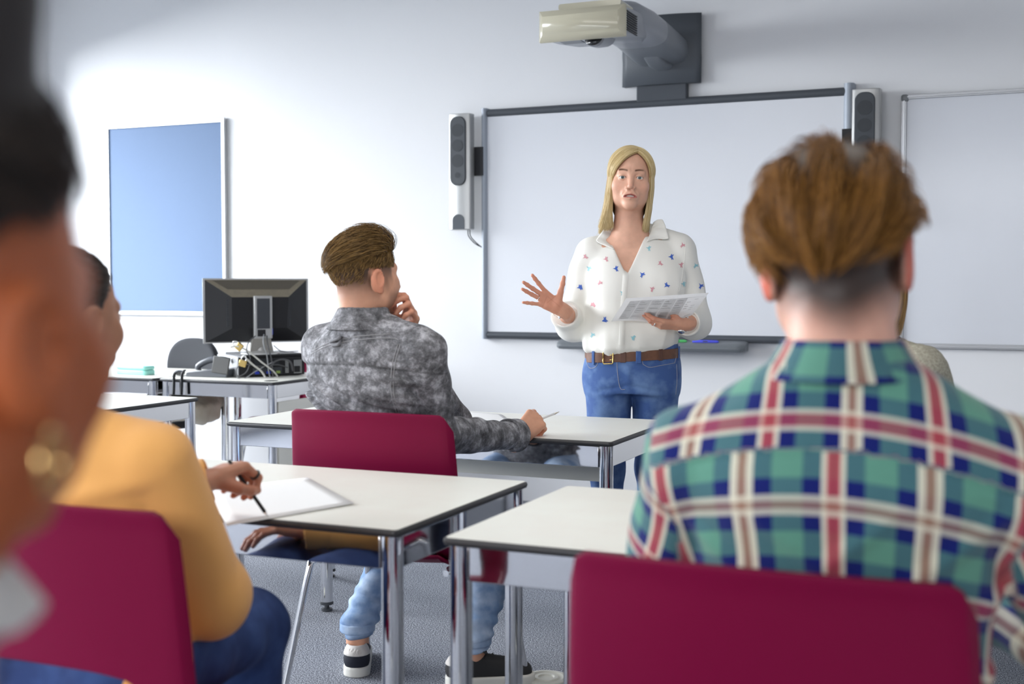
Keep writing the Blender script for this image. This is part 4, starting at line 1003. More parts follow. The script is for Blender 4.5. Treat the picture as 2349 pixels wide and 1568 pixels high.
for t in np.linspace(0, 2*PI, 29)[:-1]:
    p = cw + (u*math.cos(t) + v*math.sin(t))*0.0305; bmesh.ops.create_uvsphere(bm, u_segments=8, v_segments=6, radius=0.0036, matrix=Matrix.Translation(Vector(p)))
wt = tw.bmesh('watch_band', bm, M_slv, t_body, smooth=True)
dn = unit(T.D((0.2, 0.5, -0.85))); q = Vector(dn).to_track_quat('Z', 'Y').to_matrix().to_4x4(); lathe_m = Matrix.Translation(Vector(cw + dn*0.031)) @ q
bm = bmesh.new(); add_lathe(bm, [(0.0125, -0.003), (0.0135, 0.0), (0.0135, 0.004), (0.011, 0.006), (0.001, 0.006)], 24, lathe_m); tw.bmesh('watch_case', bm, M_slv, wt, smooth=True)
for sx in (1, -1):
    loop('earring', TH.W(np.array((sx*0.084, -0.008, -0.054))*HS), TH.D((1, 0.25, 0)), 0.0085, 0.0013, mat('gold', (0.7, 0.48, 0.2), 0.2, 1.0), t_body)
bm = bmesh.new(); add_tube(bm, [Vector(T.W((0.058*math.sin(a)+0.005, -0.012+0.066*math.cos(a)+0.006, 1.412-0.032*max(math.cos(a), 0)**2.5))) for a in np.linspace(-1.5, 1.5, 40)], 0.0007, 6); tw.bmesh('necklace', bm, M_slv, t_body, smooth=True)
# the printed sheet in her hand
m = bpy.data.materials.new('printed_paper'); m.use_nodes = True; nt = m.node_tree; b = nt.nodes['Principled BSDF']; b.inputs['Roughness'].default_value = 0.85; b.inputs['Base Color'].default_value = (0.80, 0.80, 0.81, 1)
def translucent(m, fac):
    nt = m.node_tree; b = nt.nodes['Principled BSDF']; t = nt.nodes.new('ShaderNodeBsdfTranslucent'); t.inputs[0].default_value = (0.85, 0.85, 0.86, 1); mx = nt.nodes.new('ShaderNodeMixShader'); mx.inputs[0].default_value = fac
    nt.links.new(b.outputs[0], mx.inputs[1]); nt.links.new(t.outputs[0], mx.inputs[2]); nt.links.new(mx.outputs[0], nt.nodes['Material Output'].inputs[0])
translucent(m, 0.6)
M_paper = mat('white_paper', (0.80, 0.80, 0.80), 0.85)
M_ink = [mat('print_grey_%d' % i, (v, v, v*1.01), 0.85) for i, v in enumerate((0.66, 0.58, 0.50, 0.42))]
M_sheet = m
for q in M_ink: translucent(q, 0.42)
def sheet_fn(u, v):                                       # u along the long side, v up the short side
    p0, p1, p2, p3 = SH
    p = (np.array(p0)*(1-u) + np.array(p1)*u)*(1-v) + (np.array(p3)*(1-u) + np.array(p2)*u)*v
    return p + np.array([0, 0, -0.016*math.sin(PI*u)*(1-v) + 0.008*math.sin(2*PI*u)*(1-v)]) 
SH = [T.W(tl(1402, 737, 0.225)), T.W(tl(1588, 722, 0.20)), T.W(tl(1626, 671, 0.385)), T.W(tl(1436, 684, 0.41))]
def sheet_quad(bm, u0, u1, v0, v1, mi, off, n=None):
    nu = max(1, int((u1-u0)*24)); g = []
    for i in range(nu+1):
        row = []
        for j in range(3): row.append(bm.verts.new(Vector(sheet_fn(u0+(u1-u0)*i/nu, v0+(v1-v0)*j/2)) + Vector(off)))
        g.append(row)
    for i in range(nu):
        for j in range(2): bm.faces.new((g[i][j], g[i+1][j], g[i+1][j+1], g[i][j+1])).material_index = mi
ps = T.W((0, 0.3, 0)); bm = bmesh.new(); nrm = unit(np.cross(SH[1]-SH[0], SH[3]-SH[0])); tocam = nrm if nrm @ (CAM-SH[0]) > 0 else -nrm
sheet_quad(bm, 0, 1, 0, 1, 0, (0, 0, 0)); of = tocam*0.0006
r_ = np.random.default_rng(12)
edges = [0.07, 0.20, 0.345, 0.50, 0.645, 0.78, 0.86, 0.97]
for i in range(7):
    u0, u1 = edges[i], edges[i+1]
    if i < 5: sheet_quad(bm, u0+0.002, u1-0.004, 0.10, 0.86, 1, of)
    for kk in range(9):
        v0 = 0.12 + kk*0.082
        if r_.random() < (0.8 if i < 5 else 0.4): sheet_quad(bm, u0+0.012, u0+0.012+(u1-u0-0.03)*(0.4+0.6*r_.random()), v0, v0+0.028, 2 + int(r_.random() < 0.35), of*2)
    if i in (2, 3): sheet_quad(bm, u0+0.03, u1-0.02, 0.22, 0.40, 3, of*2.5)
sheet_quad(bm, 0.07, 0.97, 0.085, 0.095, 4, of*2); sheet_quad(bm, 0.07, 0.97, 0.87, 0.878, 3, of*2)
sheet = empty('printed_sheet', tuple(ps), 0, 'printed sheet with a grey table, held by the standing person', 'paper')
for v_ in bm.verts: v_.co -= Vector(ps)
me = bpy.data.meshes.new('page'); bm.to_mesh(me); bm.free(); link('page', me, [M_sheet]+M_ink, sheet)
# ------------------------------------------------------------------ shared pieces for the seated people
def wpt(x, y, Z): return atd(x, y, Z)
def scalp_hair(fr, s, n, accept, flow, length, height, seed, rad=0.0007, npt=12, droop=0.0, jit=0.12, spread=None):
    """strands that start on the skull and follow a flow field over it; lengths and heights in metres"""
    r = np.random.default_rng(seed); c = np.array((0, -0.014, 0.034)); R = np.array((0.0785, 0.099, 0.085)); st = []
    while len(st) < n:
        d = unit(r.normal(size=3)); p = c + d*R
        if not accept(p, r): continue
        L = length(p)*(0.75 + 0.5*r.random()); h = height(p)*(0.35 + 0.75*r.random()); f0 = flow(p) + r.normal(size=3)*jit; pts = [p.copy()]; q = p.copy()
        for k in range(1, npt):
            t = k/(npt-1); nrm = unit((q-c)/(R*R)); f = flow(q)*0.55 + f0*0.45; f = f - nrm*(f@nrm)*0.9; f = unit(f)
            q = q + f*L/(npt-1); rad_now = np.linalg.norm((q-c)/R); want = 1 + h/0.088*math.sin(PI*min(t*0.62 + 0.02, 1))**0.8
            q = c + (q-c)*(want/rad_now); q[2] -= droop*t*t/(npt-1)
            pts.append(q.copy())
        st.append(fr.W(np.array(pts)*s))
    return st
def collar_fn(fr, c, r0, r1, z0, z1, th=0.0035, ecc=1.0, gap=0.0):
    """folded collar: a flared band round the neck, open at the front"""
    def fn(P):
        L = fr.L(P) - np.asarray(c, np.float32); r = np.hypot(L[:, 0], L[:, 1]*ecc); t = np.clip((L[:, 2]-z0)/(z1-z0), 0, 1); a = r1 + (r0-r1)*(1-t)**1.3
        d = np.abs(r-a) - th; d = smax(d, np.abs(L[:, 2]-(z0+z1)/2) - (z1-z0)/2, 0.004)
        if gap: d = smax(d, (gap - np.hypot(L[:, 0], L[:, 1]-0.07)), 0.004)
        return d
    return fn
def skin_head(P_, fr, s, params, torso, cols, h=0.003, down=-0.26):
    f = head_fn(params)
    def fn(P): return smin(f(fr.L(P)/s)*s, torso(P), 0.04)
    P_.piece(fn, *bb([fr.W((-0.1, 0.13, 0.13)), fr.W((0.1, -0.13, 0.13)), fr.W((-0.14, 0.1, down)), fr.W((0.14, -0.16, down)), fr.W((0, 0, down))], 0.02), h, cols, 1)
def forearm(P_, H, elbow, r, skin, h=0.0028, sh=None):
    b = H.world((0, -0.02, 0)); E_ = np.asarray(elbow); S_ = np.asarray(sh) if sh is not None else E_
    def fn(P): return smin(H(P), chain(P, [b, b*0.5+E_*0.5, E_] + ([S_] if sh is not None else []), list(r) + ([0.044] if sh is not None else [])), 0.02)
    lo, hi = H.bounds(); P_.piece(fn, np.minimum(np.minimum(lo, E_-0.06), S_-0.06), np.maximum(np.maximum(hi, E_+0.06), S_+0.06), h, lambda V: hand_cols(V, H, skin), 1)
def fade_cols(V, fr, s, skin, dark, line, seed=1):
    """skin with cropped hair on the scalp; line(Q) is the hair density from 0 to 1"""
    Q = fr.L(V.astype(np.float32))/s; C = np.tile(np.asarray(skin, float), (len(V), 1)); t = np.clip(line(Q), 0, 1); return lerp0(C, dark, t)
def seated_legs(fr, hip, kn, an, r=(0.088, 0.066, 0.050)):
    def fn(P):
        L = fr.L(P); d = rbox(L, (hip[0][0]*0.5+hip[1][0]*0.5, hip[0][1]-0.03, hip[0][2]), (0.155, 0.11, 0.085), 0.07)
        for h_, k_, a_ in zip(hip, kn, an):
            d = smin(d, smin(cap(L, h_, k_, r[0], r[1]), cap(L, k_, a_, r[1]*0.98, r[2]), 0.03), 0.035)
        return d + 0.0028*vnoise(L*np.array((0.8, 0.8, 1.4), np.float32), 60, 3) + 0.0055*np.sin(L[:, 2]*150+3.5*vnoise(L, 22, 1))*sstep(L[:, 2], 0.34, 0.16)
    return fn
def sneaker(P_, fr, an, yaw, m_up, m_sole, m_lace=None, low=True, heel=None):
    g = Frame(fr.W((an[0], an[1], 0)), fr.R @ rz(yaw))
    def up(P):
        L = g.L(P); d = smin(cap(L, (0, -0.045, 0.045), (0, 0.15, 0.036), 0.036, 0.032), cap(L, (0, -0.045, 0.06), (0, -0.012, 0.082), 0.034, 0.034), 0.03)
        d = smin(d, cap(L, (0, 0.02, 0.07), (0, 0.11, 0.05), 0.026, 0.026), 0.03); d = smax(d, 0.022-L[:, 2], 0.003)
        return smax(d, -(np.maximum(np.hypot(L[:, 0], (L[:, 1]+0.025)*0.8)-0.030, 0.072-L[:, 2])), 0.004)
    box_ = bb([g.W((0.05, -0.1, 0)), g.W((-0.05, -0.1, 0)), g.W((0.05, 0.2, 0.12)), g.W((-0.05, 0.2, 0.12))], 0.01)
    o = P_.sdf('shoe', up, *box_, 0.004, m_up)
    def so(P):
        L = g.L(P); q = np.maximum(np.abs(cap(L*np.array((1, 1, 0), np.float32), (0, -0.045, 0), (0, 0.15, 0), 0.041, 0.039)+0.0) * 0 + cap(L*np.array((1, 1, 0), np.float32), (0, -0.045, 0), (0, 0.15, 0), 0.042, 0.040), np.abs(L[:, 2]-0.016)-0.016); return q + 0.0008*np.sin(L[:, 2]*700)*0
    P_.sdf('sole', so, *box_, 0.004, m_sole, o)
    if heel is not None:
        def hl(P):
            L = g.L(P); return smax(np.abs(up(P)-0.001)-0.002, np.maximum(L[:, 1]+0.030, 0.066-L[:, 2]), 0.003)
        P_.sdf('heel_tab', hl, *box_, 0.003, heel, o)
    if m_lace is not None:
        bm = bmesh.new()
        for k in range(5):
            y = 0.035 + k*0.02; z = 0.098 - k*0.0085
            add_tube(bm, spline([g.W((-0.024, y, z-0.010)), g.W((0, y+0.005, z+0.003)), g.W((0.024, y, z-0.010))], 5), 0.0022, 6)
        for sx in (-1, 1): add_tube(bm, spline([g.W((0, 0.03, 0.102)), g.W((sx*0.025, 0.02, 0.122)), g.W((sx*0.04, 0.03, 0.108)), g.W((sx*0.015, 0.04, 0.1))], 6), 0.0022, 6)
        P_.bmesh('lace', bm, m_lace, o, smooth=True)
    return o
def cuffed(P, fr, a, b, r0, r1): return cap(fr.L(P), a, b, r0, r1)
# ------------------------------------------------------------------ the person in grey denim at the middle table
D_o = np.array((-1.775, 3.165, 0.0)); D = Frame(D_o, rz(-0.14)); dm = Person('person seated in a grey acid-wash denim shirt and light jeans, chin resting on a hand', D_o)
SKD = sr(214, 160, 132)
DH = Frame(wpt(838, 633, 3.58), rz(-0.42) @ rx(0.06)); DS = 1.03
dl = lambda x, y, Z: D.L(wpt(x, y, Z)[None].astype(np.float32))[0].astype(float)
nk = D.L(DH.W((0, -0.036, -0.13))[None].astype(np.float32))[0]
def d_neck(P):
    L = D.L(P); return smin(cap(L, (nk[0], nk[1], 1.10), (nk[0]*0.8, nk[1]+0.01, 1.0), 0.055, 0.075), cap(L, (-0.17, -0.045, 1.005), (0.15, -0.04, 1.005), 0.040), 0.04)
def d_line(Q):
    A = np.abs(Q[:, 0]); y, z = Q[:, 1], Q[:, 2]
    back = sstep(z, -0.092, 0.012)*(1-sstep(y, -0.012, 0.004)); side = sstep(z, -0.050, 0.035)*sstep(y, -0.03, -0.005)*(1-sstep(y, 0.038, 0.050)); top = sstep(z, 0.050, 0.075)*(1-sstep(y, 0.055, 0.075))
    beard = 0.42*sstep(-z, 0.030, 0.062)*sstep(y, 0.012, 0.035)*(1-sstep(-z, 0.112, 0.125)); burn = 0.55*sstep(z, -0.07, 0.0)*(1-sstep(z, 0.02, 0.05))*np.exp(-((y-0.022)/0.012)**2)
    return np.maximum.reduce([back*0.92, side*0.85, top, beard, burn])*(1-np.exp(-((A-0.083)/0.012)**2)*(np.abs(y+0.018) < 0.022)*(np.abs(z+0.010) < 0.036))
def d_cols(V):
    C = fade_cols(V, DH, DS, SKD, (0.030, 0.021, 0.016), d_line); Q = DH.L(V.astype(np.float32))/DS
    ear = (np.abs(Q[:, 0]) > 0.076)*(np.abs(Q[:, 2]+0.01) < 0.04)*(np.abs(Q[:, 1]+0.015) < 0.03); return lerp0(C, np.array(SKD)*(1.02, 0.72, 0.66), ear*0.6)
skin_head(dm, DH, DS, dict(jaw=1.04, lids=False, neck=0.058), d_neck, d_cols, 0.0028)
# arms
dsR, dsL = np.array([0.165, -0.045, 1.035]), np.array([-0.205, -0.055, 1.035])
deR = D.L(wpt(1003, 998, 3.60)[None].astype(np.float32))[0].astype(float); dwR = D.L(ony(1192, 998, 3.69)[None].astype(np.float32))[0].astype(float)
kn_ = D.L(ony(1245, 958, 3.80)[None].astype(np.float32))[0].astype(float)
dhR = Hand(D.W(dwR), D.D(unit(kn_-dwR + (0, 0, 0.022))), D.D((-0.50, 0.05, -0.86)), True,
           flex={'i': (0.75, 1.1, 0.7), 'm': (0.95, 1.25, 0.8), 'r': (1.1, 1.3, 0.8), 'l': (1.15, 1.3, 0.8)}, splay={'i': 0.06, 'l': -0.1}, thumb=[(0.45, 0.75, -0.62), (0.05, 0.85, -0.5), (-0.25, 0.9, -0.35)], size=1.13)
forearm(dm, dhR, D.W(deR), [0.024, 0.033, 0.040], np.array(SKD), sh=D.W(dsR))
chn = DH.W(np.array((0.028, 0.088, -0.100))*DS); dwL = D.L((chn + np.array((-0.01, 0.055, -0.085)))[None].astype(np.float32))[0].astype(float)
deL = np.array([-0.10, 0.50, 0.765])
dhL = Hand(D.W(dwL), D.D((0.42, -0.12, 0.88)), D.D((-0.25, -0.95, 0.0)), False,
           flex={'i': (0.55, 0.9, 0.5), 'm': (0.7, 1.15, 0.6), 'r': (0.8, 1.25, 0.6), 'l': (0.85, 1.25, 0.6)}, thumb=[(0.6, 0.75, -0.3), (0.3, 0.9, -0.3), (0.1, 0.95, -0.2)], size=1.0)
forearm(dm, dhL, D.W(deL), [0.024, 0.033, 0.040], np.array(SKD), sh=D.W(dsL))
dm.bodyo = dm.body(); add_nails(dm, dhR, dm.bodyo, 'il')
# shirt
m = mat('acid_wash_denim', sr(78, 78, 80), 0.85, bump=(800, 0.35)); nt = m.node_tree; b = nt.nodes['Principled BSDF']; tcn = nt.nodes['Texture Coordinate']
na = nt.nodes.new('ShaderNodeTexNoise'); na.inputs['Scale'].default_value = 24; na.inputs['Detail'].default_value = 9; na.inputs['Roughness'].default_value = 0.76
nt.links.new(tcn.outputs['Object'], na.inputs['Vector']); cr = nt.nodes.new('ShaderNodeValToRGB'); e = cr.color_ramp.elements
e[0].position = 0.36; e[0].color = (*sr(62, 62, 65), 1); e[1].position = 0.66; e[1].color = (*sr(190, 190, 196), 1); nt.links.new(na.outputs['Fac'], cr.inputs[0]); k = cr.color_ramp.elements.new(0.5); k.color = (*sr(116, 116, 120), 1)
at = nt.nodes.new('ShaderNodeAttribute'); at.attribute_name = 'Col'; mx = nt.nodes.new('ShaderNodeMix'); mx.data_type = 'RGBA'; mx.blend_type = 'MULTIPLY'; mx.inputs[0].default_value = 1
nt.links.new(cr.outputs[0], mx.inputs[6]); nt.links.new(at.outputs['Color'], mx.inputs[7]); nt.links.new(mx.outputs[2], b.inputs['Base Color']); M_acid = m
M_seam = mat('denim_seam_pale', sr(150, 150, 152), 0.85)
def d_torso(L):
    d = loft(L, [0.52, 0.62, 0.75, 0.88, 0.97, 1.03, 1.075, 1.115], [0.0, 0.0, -0.01, -0.02, -0.025, -0.025, -0.02, -0.01], [0.0, -0.005, -0.02, -0.045, -0.055, -0.06, -0.062, -0.062],
             [0.165, 0.160, 0.163, 0.178, 0.188, 0.180, 0.138, 0.080], [0.118, 0.112, 0.112, 0.116, 0.118, 0.112, 0.100, 0.084], 2.3)
    d = smin(d, cap(L, (-0.19, -0.055, 1.030), (0.155, -0.05, 1.035), 0.068), 0.035)
    d = smin(d, cap(L, (-0.055, -0.065, 1.10), (-0.17, -0.06, 1.05), 0.040, 0.050), 0.03); return smin(d, cap(L, (0.045, -0.06, 1.10), (0.14, -0.05, 1.05), 0.040, 0.050), 0.03)
def d_sl(L, s_, e_, w_, cut):
    mid = e_ + (w_-e_)*cut; d = smin(cap(L, s_, e_, 0.070, 0.058), cap(L, e_, mid, 0.057, 0.046), 0.03); n = unit(mid-e_).astype(np.float32)
    return smax(d, (L-mid.astype(np.float32)) @ n, 0.005)
def d_sleeves(L): return np.minimum(d_sl(L, dsR, deR, dwR, 0.93) + 0.0035*vnoise(L*np.array((1, 1.4, 1), np.float32), 75, 8), d_sl(L, dsL, deL, dwL, 0.82))
yoke = lambda L: 1.000 + 0.006*np.cos(L[:, 0]*9) - 0.10*np.maximum(L[:, 0]-0.05, 0) - L[:, 2]
def d_shirt(P):
    L = D.L(P); d = d_torso(L)
    warp = L[:, 2] + 0.45*L[:, 0] + 0.012*vnoise(L, 22, 6); w_ = sstep(L[:, 2], 0.99, 0.93)*(L[:, 1] < -0.02)
    d = d - w_*(0.0115*np.maximum(np.sin(warp*88), 0)**3 + 0.005*np.sin(warp*150+1.3)) + 0.003*vnoise(L, 45, 12)
    s_ = yoke(L); d = d - 0.0032*np.exp(-((s_+0.004)/0.006)**2)*(L[:, 1] < 0) + 0.003*np.exp(-((s_-0.009)/0.0035)**2)*(L[:, 1] < 0)
    arm = d_sleeves(L); d2 = smin(d, arm, 0.016)
    return d2 + 0.0035*np.exp(-((d-arm)/0.010)**2)*(L[:, 1] < 0.05)
def d_scol(V):
    L = D.L(V.astype(np.float32)); s_ = yoke(L); C = np.ones((len(V), 3)); g = np.exp(-((s_+0.004)/0.006)**2)*(L[:, 1] < 0)*(np.abs(L[:, 0]) < 0.2)
    pk = 0.5+0.5*np.sin(L[:, 0]*420); C = C*(1 + (g*(0.9*pk-0.25))[:, None]); g2 = np.exp(-((s_-0.009)/0.003)**2)*(L[:, 1] < 0); return C*(1-0.55*g2)[:, None]
dshirt, SV, SF = dm.sdf('denim_shirt', d_shirt, *bb([D.W((-0.30, -0.2, 0.52)), D.W((0.33, 0.12, 1.14)), D.W(deR), D.W(deL), D.W(dwR), D.W((-0.3, 0.6, 0.74)), D.W((0.33, -0.2, 0.6))], 0.07), 0.0048, M_acid, col=d_scol, ret=True)
ccol = lambda V: np.ones((len(V), 3))
dm.sdf('collar', collar_fn(D, (nk[0]*0.5-0.006, nk[1]+0.005, 0), 0.103, 0.068, 1.092, 1.158, 0.0045, 1.0, 0.055), *bb([D.W((-0.14, -0.22, 1.07)), D.W((0.14, 0.1, 1.18)), D.W((0.14, -0.22, 1.1)), D.W((-0.14, 0.1, 1.1))], 0.01), 0.0035, M_acid, dshirt, col=ccol)
for w_, e_, c_ in ((dwR, deR, 0.90), (dwL, deL, 0.79)):
    q = e_ + (w_-e_)*c_; n = unit(w_-e_)
    def cuff(P, q=q, n=n):
        L = D.L(P)-q.astype(np.float32); a = L @ n.astype(np.float32); r = _n(L-a[:, None]*n.astype(np.float32)); d = np.abs(r-0.0495) - 0.0045; return smax(d, np.abs(a)-0.034, 0.004) + 0.001*vnoise(L, 120, 3)
    dm.sdf('cuff', cuff, *bb([D.W(q)], 0.075), 0.003, M_acid, dshirt, col=ccol)
sb = BVHTree.FromPolygons([Vector(v) for v in SV], [list(f) for f in SF])
def on_shirt(px, py, off=0.001):
    d = Vector(ray(px, py)).normalized(); h = sb.ray_cast(Vector(CAM), d, 8); return (h[0]-d*off) if h[0] else None
def stitch(P_, path, r, m, par, fn, name='stitching', n=5):
    pts = [fn(q[0], q[1]) for q in spline([(x, y, 0) for x, y in path], n)]; pts = [p for p in pts if p is not None]
    if len(pts) < 3: return
    bm = bmesh.new(); add_tube(bm, pts, r, 6); P_.bmesh(name, bm, m, par, smooth=True)
for path in ([(712,812),(760,790),(830,778),(900,775),(915,780)], [(716,804),(765,782),(830,770),(895,766)], [(918,790),(905,840),(903,900),(915,945)], [(912,790),(899,840),(897,900),(909,945)], [(778,752),(783,738),(806,738),(803,757),(778,752)]):
    stitch(dm, path, 0.0012, M_seam, dshirt, on_shirt)
lp = [on_shirt(*q, off=0.006) for q in ((772, 786), (790, 772))]
if all(lp):
    bm = bmesh.new(); c_ = (lp[0]+lp[1])/2; add_tube(bm, spline([on_shirt(757,784), c_+Vector((0, -0.012, 0.004)), on_shirt(782,774), c_+Vector((0, -0.01, -0.012)), on_shirt(763,792)], 6), 0.0042, 8); dm.bmesh('locker_loop', bm, mat('denim_loop', sr(112, 112, 116), 0.85), dshirt, smooth=True)
# jeans, shoes
M_ljean = mat('light_denim', sr(120, 150, 190), 0.85, noise=(16, sr(182, 200, 224), 0.38, 0.66), bump=(800, 0.3))
hipL, hipR = (-0.095, -0.01, 0.525), (0.095, -0.01, 0.525); kL, kR = (-0.19, 0.37, 0.475), (0.195, 0.36, 0.475)
aL = D.L((onz(820, 1450, 0.12))[None].astype(np.float32))[0].astype(float); aR = D.L((onz(1086, 1480, 0.12))[None].astype(np.float32))[0].astype(float)
print('ankles', aL, aR)
dj = dm.sdf('jeans', seated_legs(D, (hipL, hipR), (kL, kR), ((aL[0], aL[1], 0.145), (aR[0], aR[1], 0.145)), (0.080, 0.064, 0.053)), *bb([D.W((-0.27, -0.2, 0.1)), D.W((0.3, 0.5, 0.65)), D.W((-0.27, 0.5, 0.1)), D.W((0.3, -0.2, 0.1))], 0.03), 0.0055, M_ljean)
for a_ in (aL, aR):
    def tc2(P, a_=a_):
        L = D.L(P)-a_.astype(np.float32); r = np.hypot(L[:, 0], L[:, 1]); return smax(np.abs(r-0.052)-0.004, np.abs(L[:, 2]-0.020)-0.016, 0.003)
    dm.sdf('turn_up', tc2, *bb([D.W(a_)], 0.08), 0.004, M_ljean, dj)
    V, F = net(lambda P, a_=a_: cap(D.L(P), (a_[0], a_[1], 0.06), (a_[0], a_[1], 0.15), 0.036, 0.037), *bb([D.W(a_)], 0.1), 0.006); link('ankle', mesh_from('ankle', V, F, np.tile(SKD, (len(V), 1)), None, dm.base), M_skin, dm.bodyo)
M_navy = mat('navy_canvas', sr(24, 28, 42), 0.8); M_sole = mat('white_rubber', (0.70, 0.69, 0.64), 0.6); M_blkcv = mat('black_canvas', (0.018, 0.018, 0.02), 0.8)
sneaker(dm, D, (aL[0], aL[1], 0), 0.62, M_navy, M_sole, None, heel=mat('pale_suede', (0.66, 0.63, 0.60), 0.9))
sneaker(dm, D, (aR[0], aR[1], 0), -0.88, M_blkcv, M_sole, M_blkcv, heel=mat('pale_suede', (0.66, 0.63, 0.60), 0.9))
# hair: long quiff swept back over cropped sides
def d_cap(P):
    Q = DH.L(P)/DS; d = ell(Q, (0, -0.016, 0.046), (0.0765, 0.093, 0.083)); d = smin(d, ell(Q, (0.004, 0.042, 0.108), (0.050, 0.040, 0.026)), 0.03)
    return smax(d, (0.048 - 0.25*np.minimum(Q[:, 1]+0.05, 0)*-1 + 0.25*np.maximum(Q[:, 1], 0)) - Q[:, 2], 0.008)*DS
dhair = dm.sdf('hair', d_cap, *bb([DH.W((-0.1, -0.12, 0.0)), DH.W((0.1, 0.1, 0.15)), DH.W((0.1, -0.12, 0.1)), DH.W((-0.1, 0.1, 0.1))], 0.02), 0.004, mat('dark_brown_hair', (0.040, 0.026, 0.016), 0.5))
M_brown = hair_mat('brown_hair', (0.040, 0.021, 0.009), (0.32, 0.19, 0.065), 0.40, 0.22)
acc = lambda p, r: p[2] > 0.062 - 0.15*min(p[1], 0)*-1 and p[1] < 0.075
st = scalp_hair(DH, DS, 3800, acc, lambda p: np.array((-0.15+0.5*p[0], -0.9 - 0.0*p[1], 0.25 if p[1] > 0.03 else -0.15)), lambda p: 0.060 + 0.25*max(p[1], 0), lambda p: 0.016 + 0.32*max(p[1]-0.0, 0), 5, jit=0.16, npt=10)
acc2 = lambda p, r: -0.03 < p[2] < 0.075 and p[1] < 0.062 and not (abs(p[0]) > 0.06 and p[1] > -0.05 and p[2] < 0.03) and r.random() < 0.15 + 0.85*max(0, min(1, (p[2]+0.02)/0.06))
st += scalp_hair(DH, DS, 3600, acc2, lambda p: np.array((0.25*np.sign(p[0])*0, -0.55, -0.75)), lambda p: 0.010 + 0.35*max(p[2]-0.02, 0), lambda p: 0.002 + 0.12*max(p[2]-0.02, 0), 6, npt=6)
dm.curves('hair_strands', st, 0.0007, M_brown, dhair, 0.3)
# the white pencil in his hand
tip = ony(1283, 944, 3.83); base_ = D.W(dwR)*0 + dhR.world((0.020, 0.085, -0.045))
pc = empty('pencil', tuple(base_), 0, 'white pencil held in the hand with the denim cuff', 'pencil')
dirp = unit(tip-base_); ln_ = np.linalg.norm(tip-base_)
for nm, a0, a1, r0, r1, m_ in (('barrel', -0.05, ln_-0.016, 0.0036, 0.0036, M_white), ('point', ln_-0.016, ln_, 0.0036, 0.0006, mat('pencil_wood', (0.55, 0.50, 0.42), 0.6))):
    bm = bmesh.new(); add_tube(bm, [Vector(dirp*a0), Vector(dirp*a1)], [r0, r1], 10); bm_obj(nm, bm, m_, pc, smooth=True)
# black bag on the chair seat behind him and hanging strap
# ------------------------------------------------------------------ the person in the plaid shirt
P_o = np.array((-0.250, 1.755, 0.0)); PF = Frame(P_o, rz(0.10)); pm = Person('person seated in a green and navy plaid shirt, seen from behind, nearest at right', P_o)
SKP = sr(226, 172, 150)
PH = Frame(wpt(1915, 588, 1.64), rz(0.20) @ ry(-0.075) @ rx(-0.06)); PS = 1.11
pn = PF.L(PH.W((0, -0.036, -0.13))[None].astype(np.float32))[0].astype(float); print('plaid neck', pn)
def p_neck(P):
    L = PF.L(P); return smin(cap(L, (pn[0], pn[1]-0.005, 1.13), (pn[0]*0.5, max(pn[1]+0.02, -0.085), 1.03), 0.056, 0.066), cap(L, (-0.17, -0.09, 0.985), (0.17, -0.09, 0.985), 0.040), 0.04)
def p_line(Q):
    A = np.abs(Q[:, 0]); y, z = Q[:, 1], Q[:, 2]
    mid = np.exp(-(Q[:, 0]/0.045)**2)
    back = sstep(z, -0.082-0.040*mid, -0.020-0.030*mid)*(1-sstep(y, -0.012, 0.004)); side = sstep(z, -0.01, 0.055)*sstep(y, -0.03, -0.005)*(1-sstep(y, 0.038, 0.050)); top = sstep(z, 0.050, 0.075)*(1-sstep(y, 0.055, 0.075))
    return np.maximum.reduce([back*0.96, side*0.9, top])*(1-np.exp(-((A-0.085)/0.013)**2)*(np.abs(y+0.018) < 0.024)*(np.abs(z+0.010) < 0.038))
def p_cols(V):
    C = fade_cols(V, PH, PS, SKP, (0.016, 0.012, 0.010), p_line); Q = PH.L(V.astype(np.float32))/PS
    ear = (np.abs(Q[:, 0]) > 0.077)*(np.abs(Q[:, 2]+0.01) < 0.042)*(np.abs(Q[:, 1]+0.015) < 0.032); return lerp0(C, sr(205, 92, 70), ear*0.85)
skin_head(pm, PH, PS, dict(jaw=1.02, lids=False, neck=0.056, ear=1.06), p_neck, p_cols, 0.0034)
psL, psR = np.array([-0.190, -0.11, 0.990]), np.array([0.200, -0.11, 0.985])
peL, peR = np.array([-0.265, 0.02, 0.755]), np.array([0.315, -0.015, 0.735]); pwL, pwR = np.array([-0.115, 0.24, 0.745]), np.array([0.12, 0.22, 0.745])
# the wrists reach the table edge
pwL = PF.L(np.array((-0.36, 2.16, 0.765))[None].astype(np.float32))[0].astype(float)*0 + np.array([-0.12, 0.26, 0.755]); pwR = np.array([0.13, 0.25, 0.755])
for nm, H_, e_ in (('l', Hand(PF.W(pwL), PF.D((0.35, 0.93, 0.0)), PF.D((0, 0.1, -1)), False), peL), ('r', Hand(PF.W(pwR), PF.D((-0.35, 0.93, 0.0)), PF.D((0, 0.1, -1)), True), peR)):
    forearm(pm, H_, PF.W(e_), [0.025, 0.034, 0.04], np.array(SKP), 0.0034, sh=PF.W(psL if nm == 'l' else psR))
pm.bodyo = pm.body()
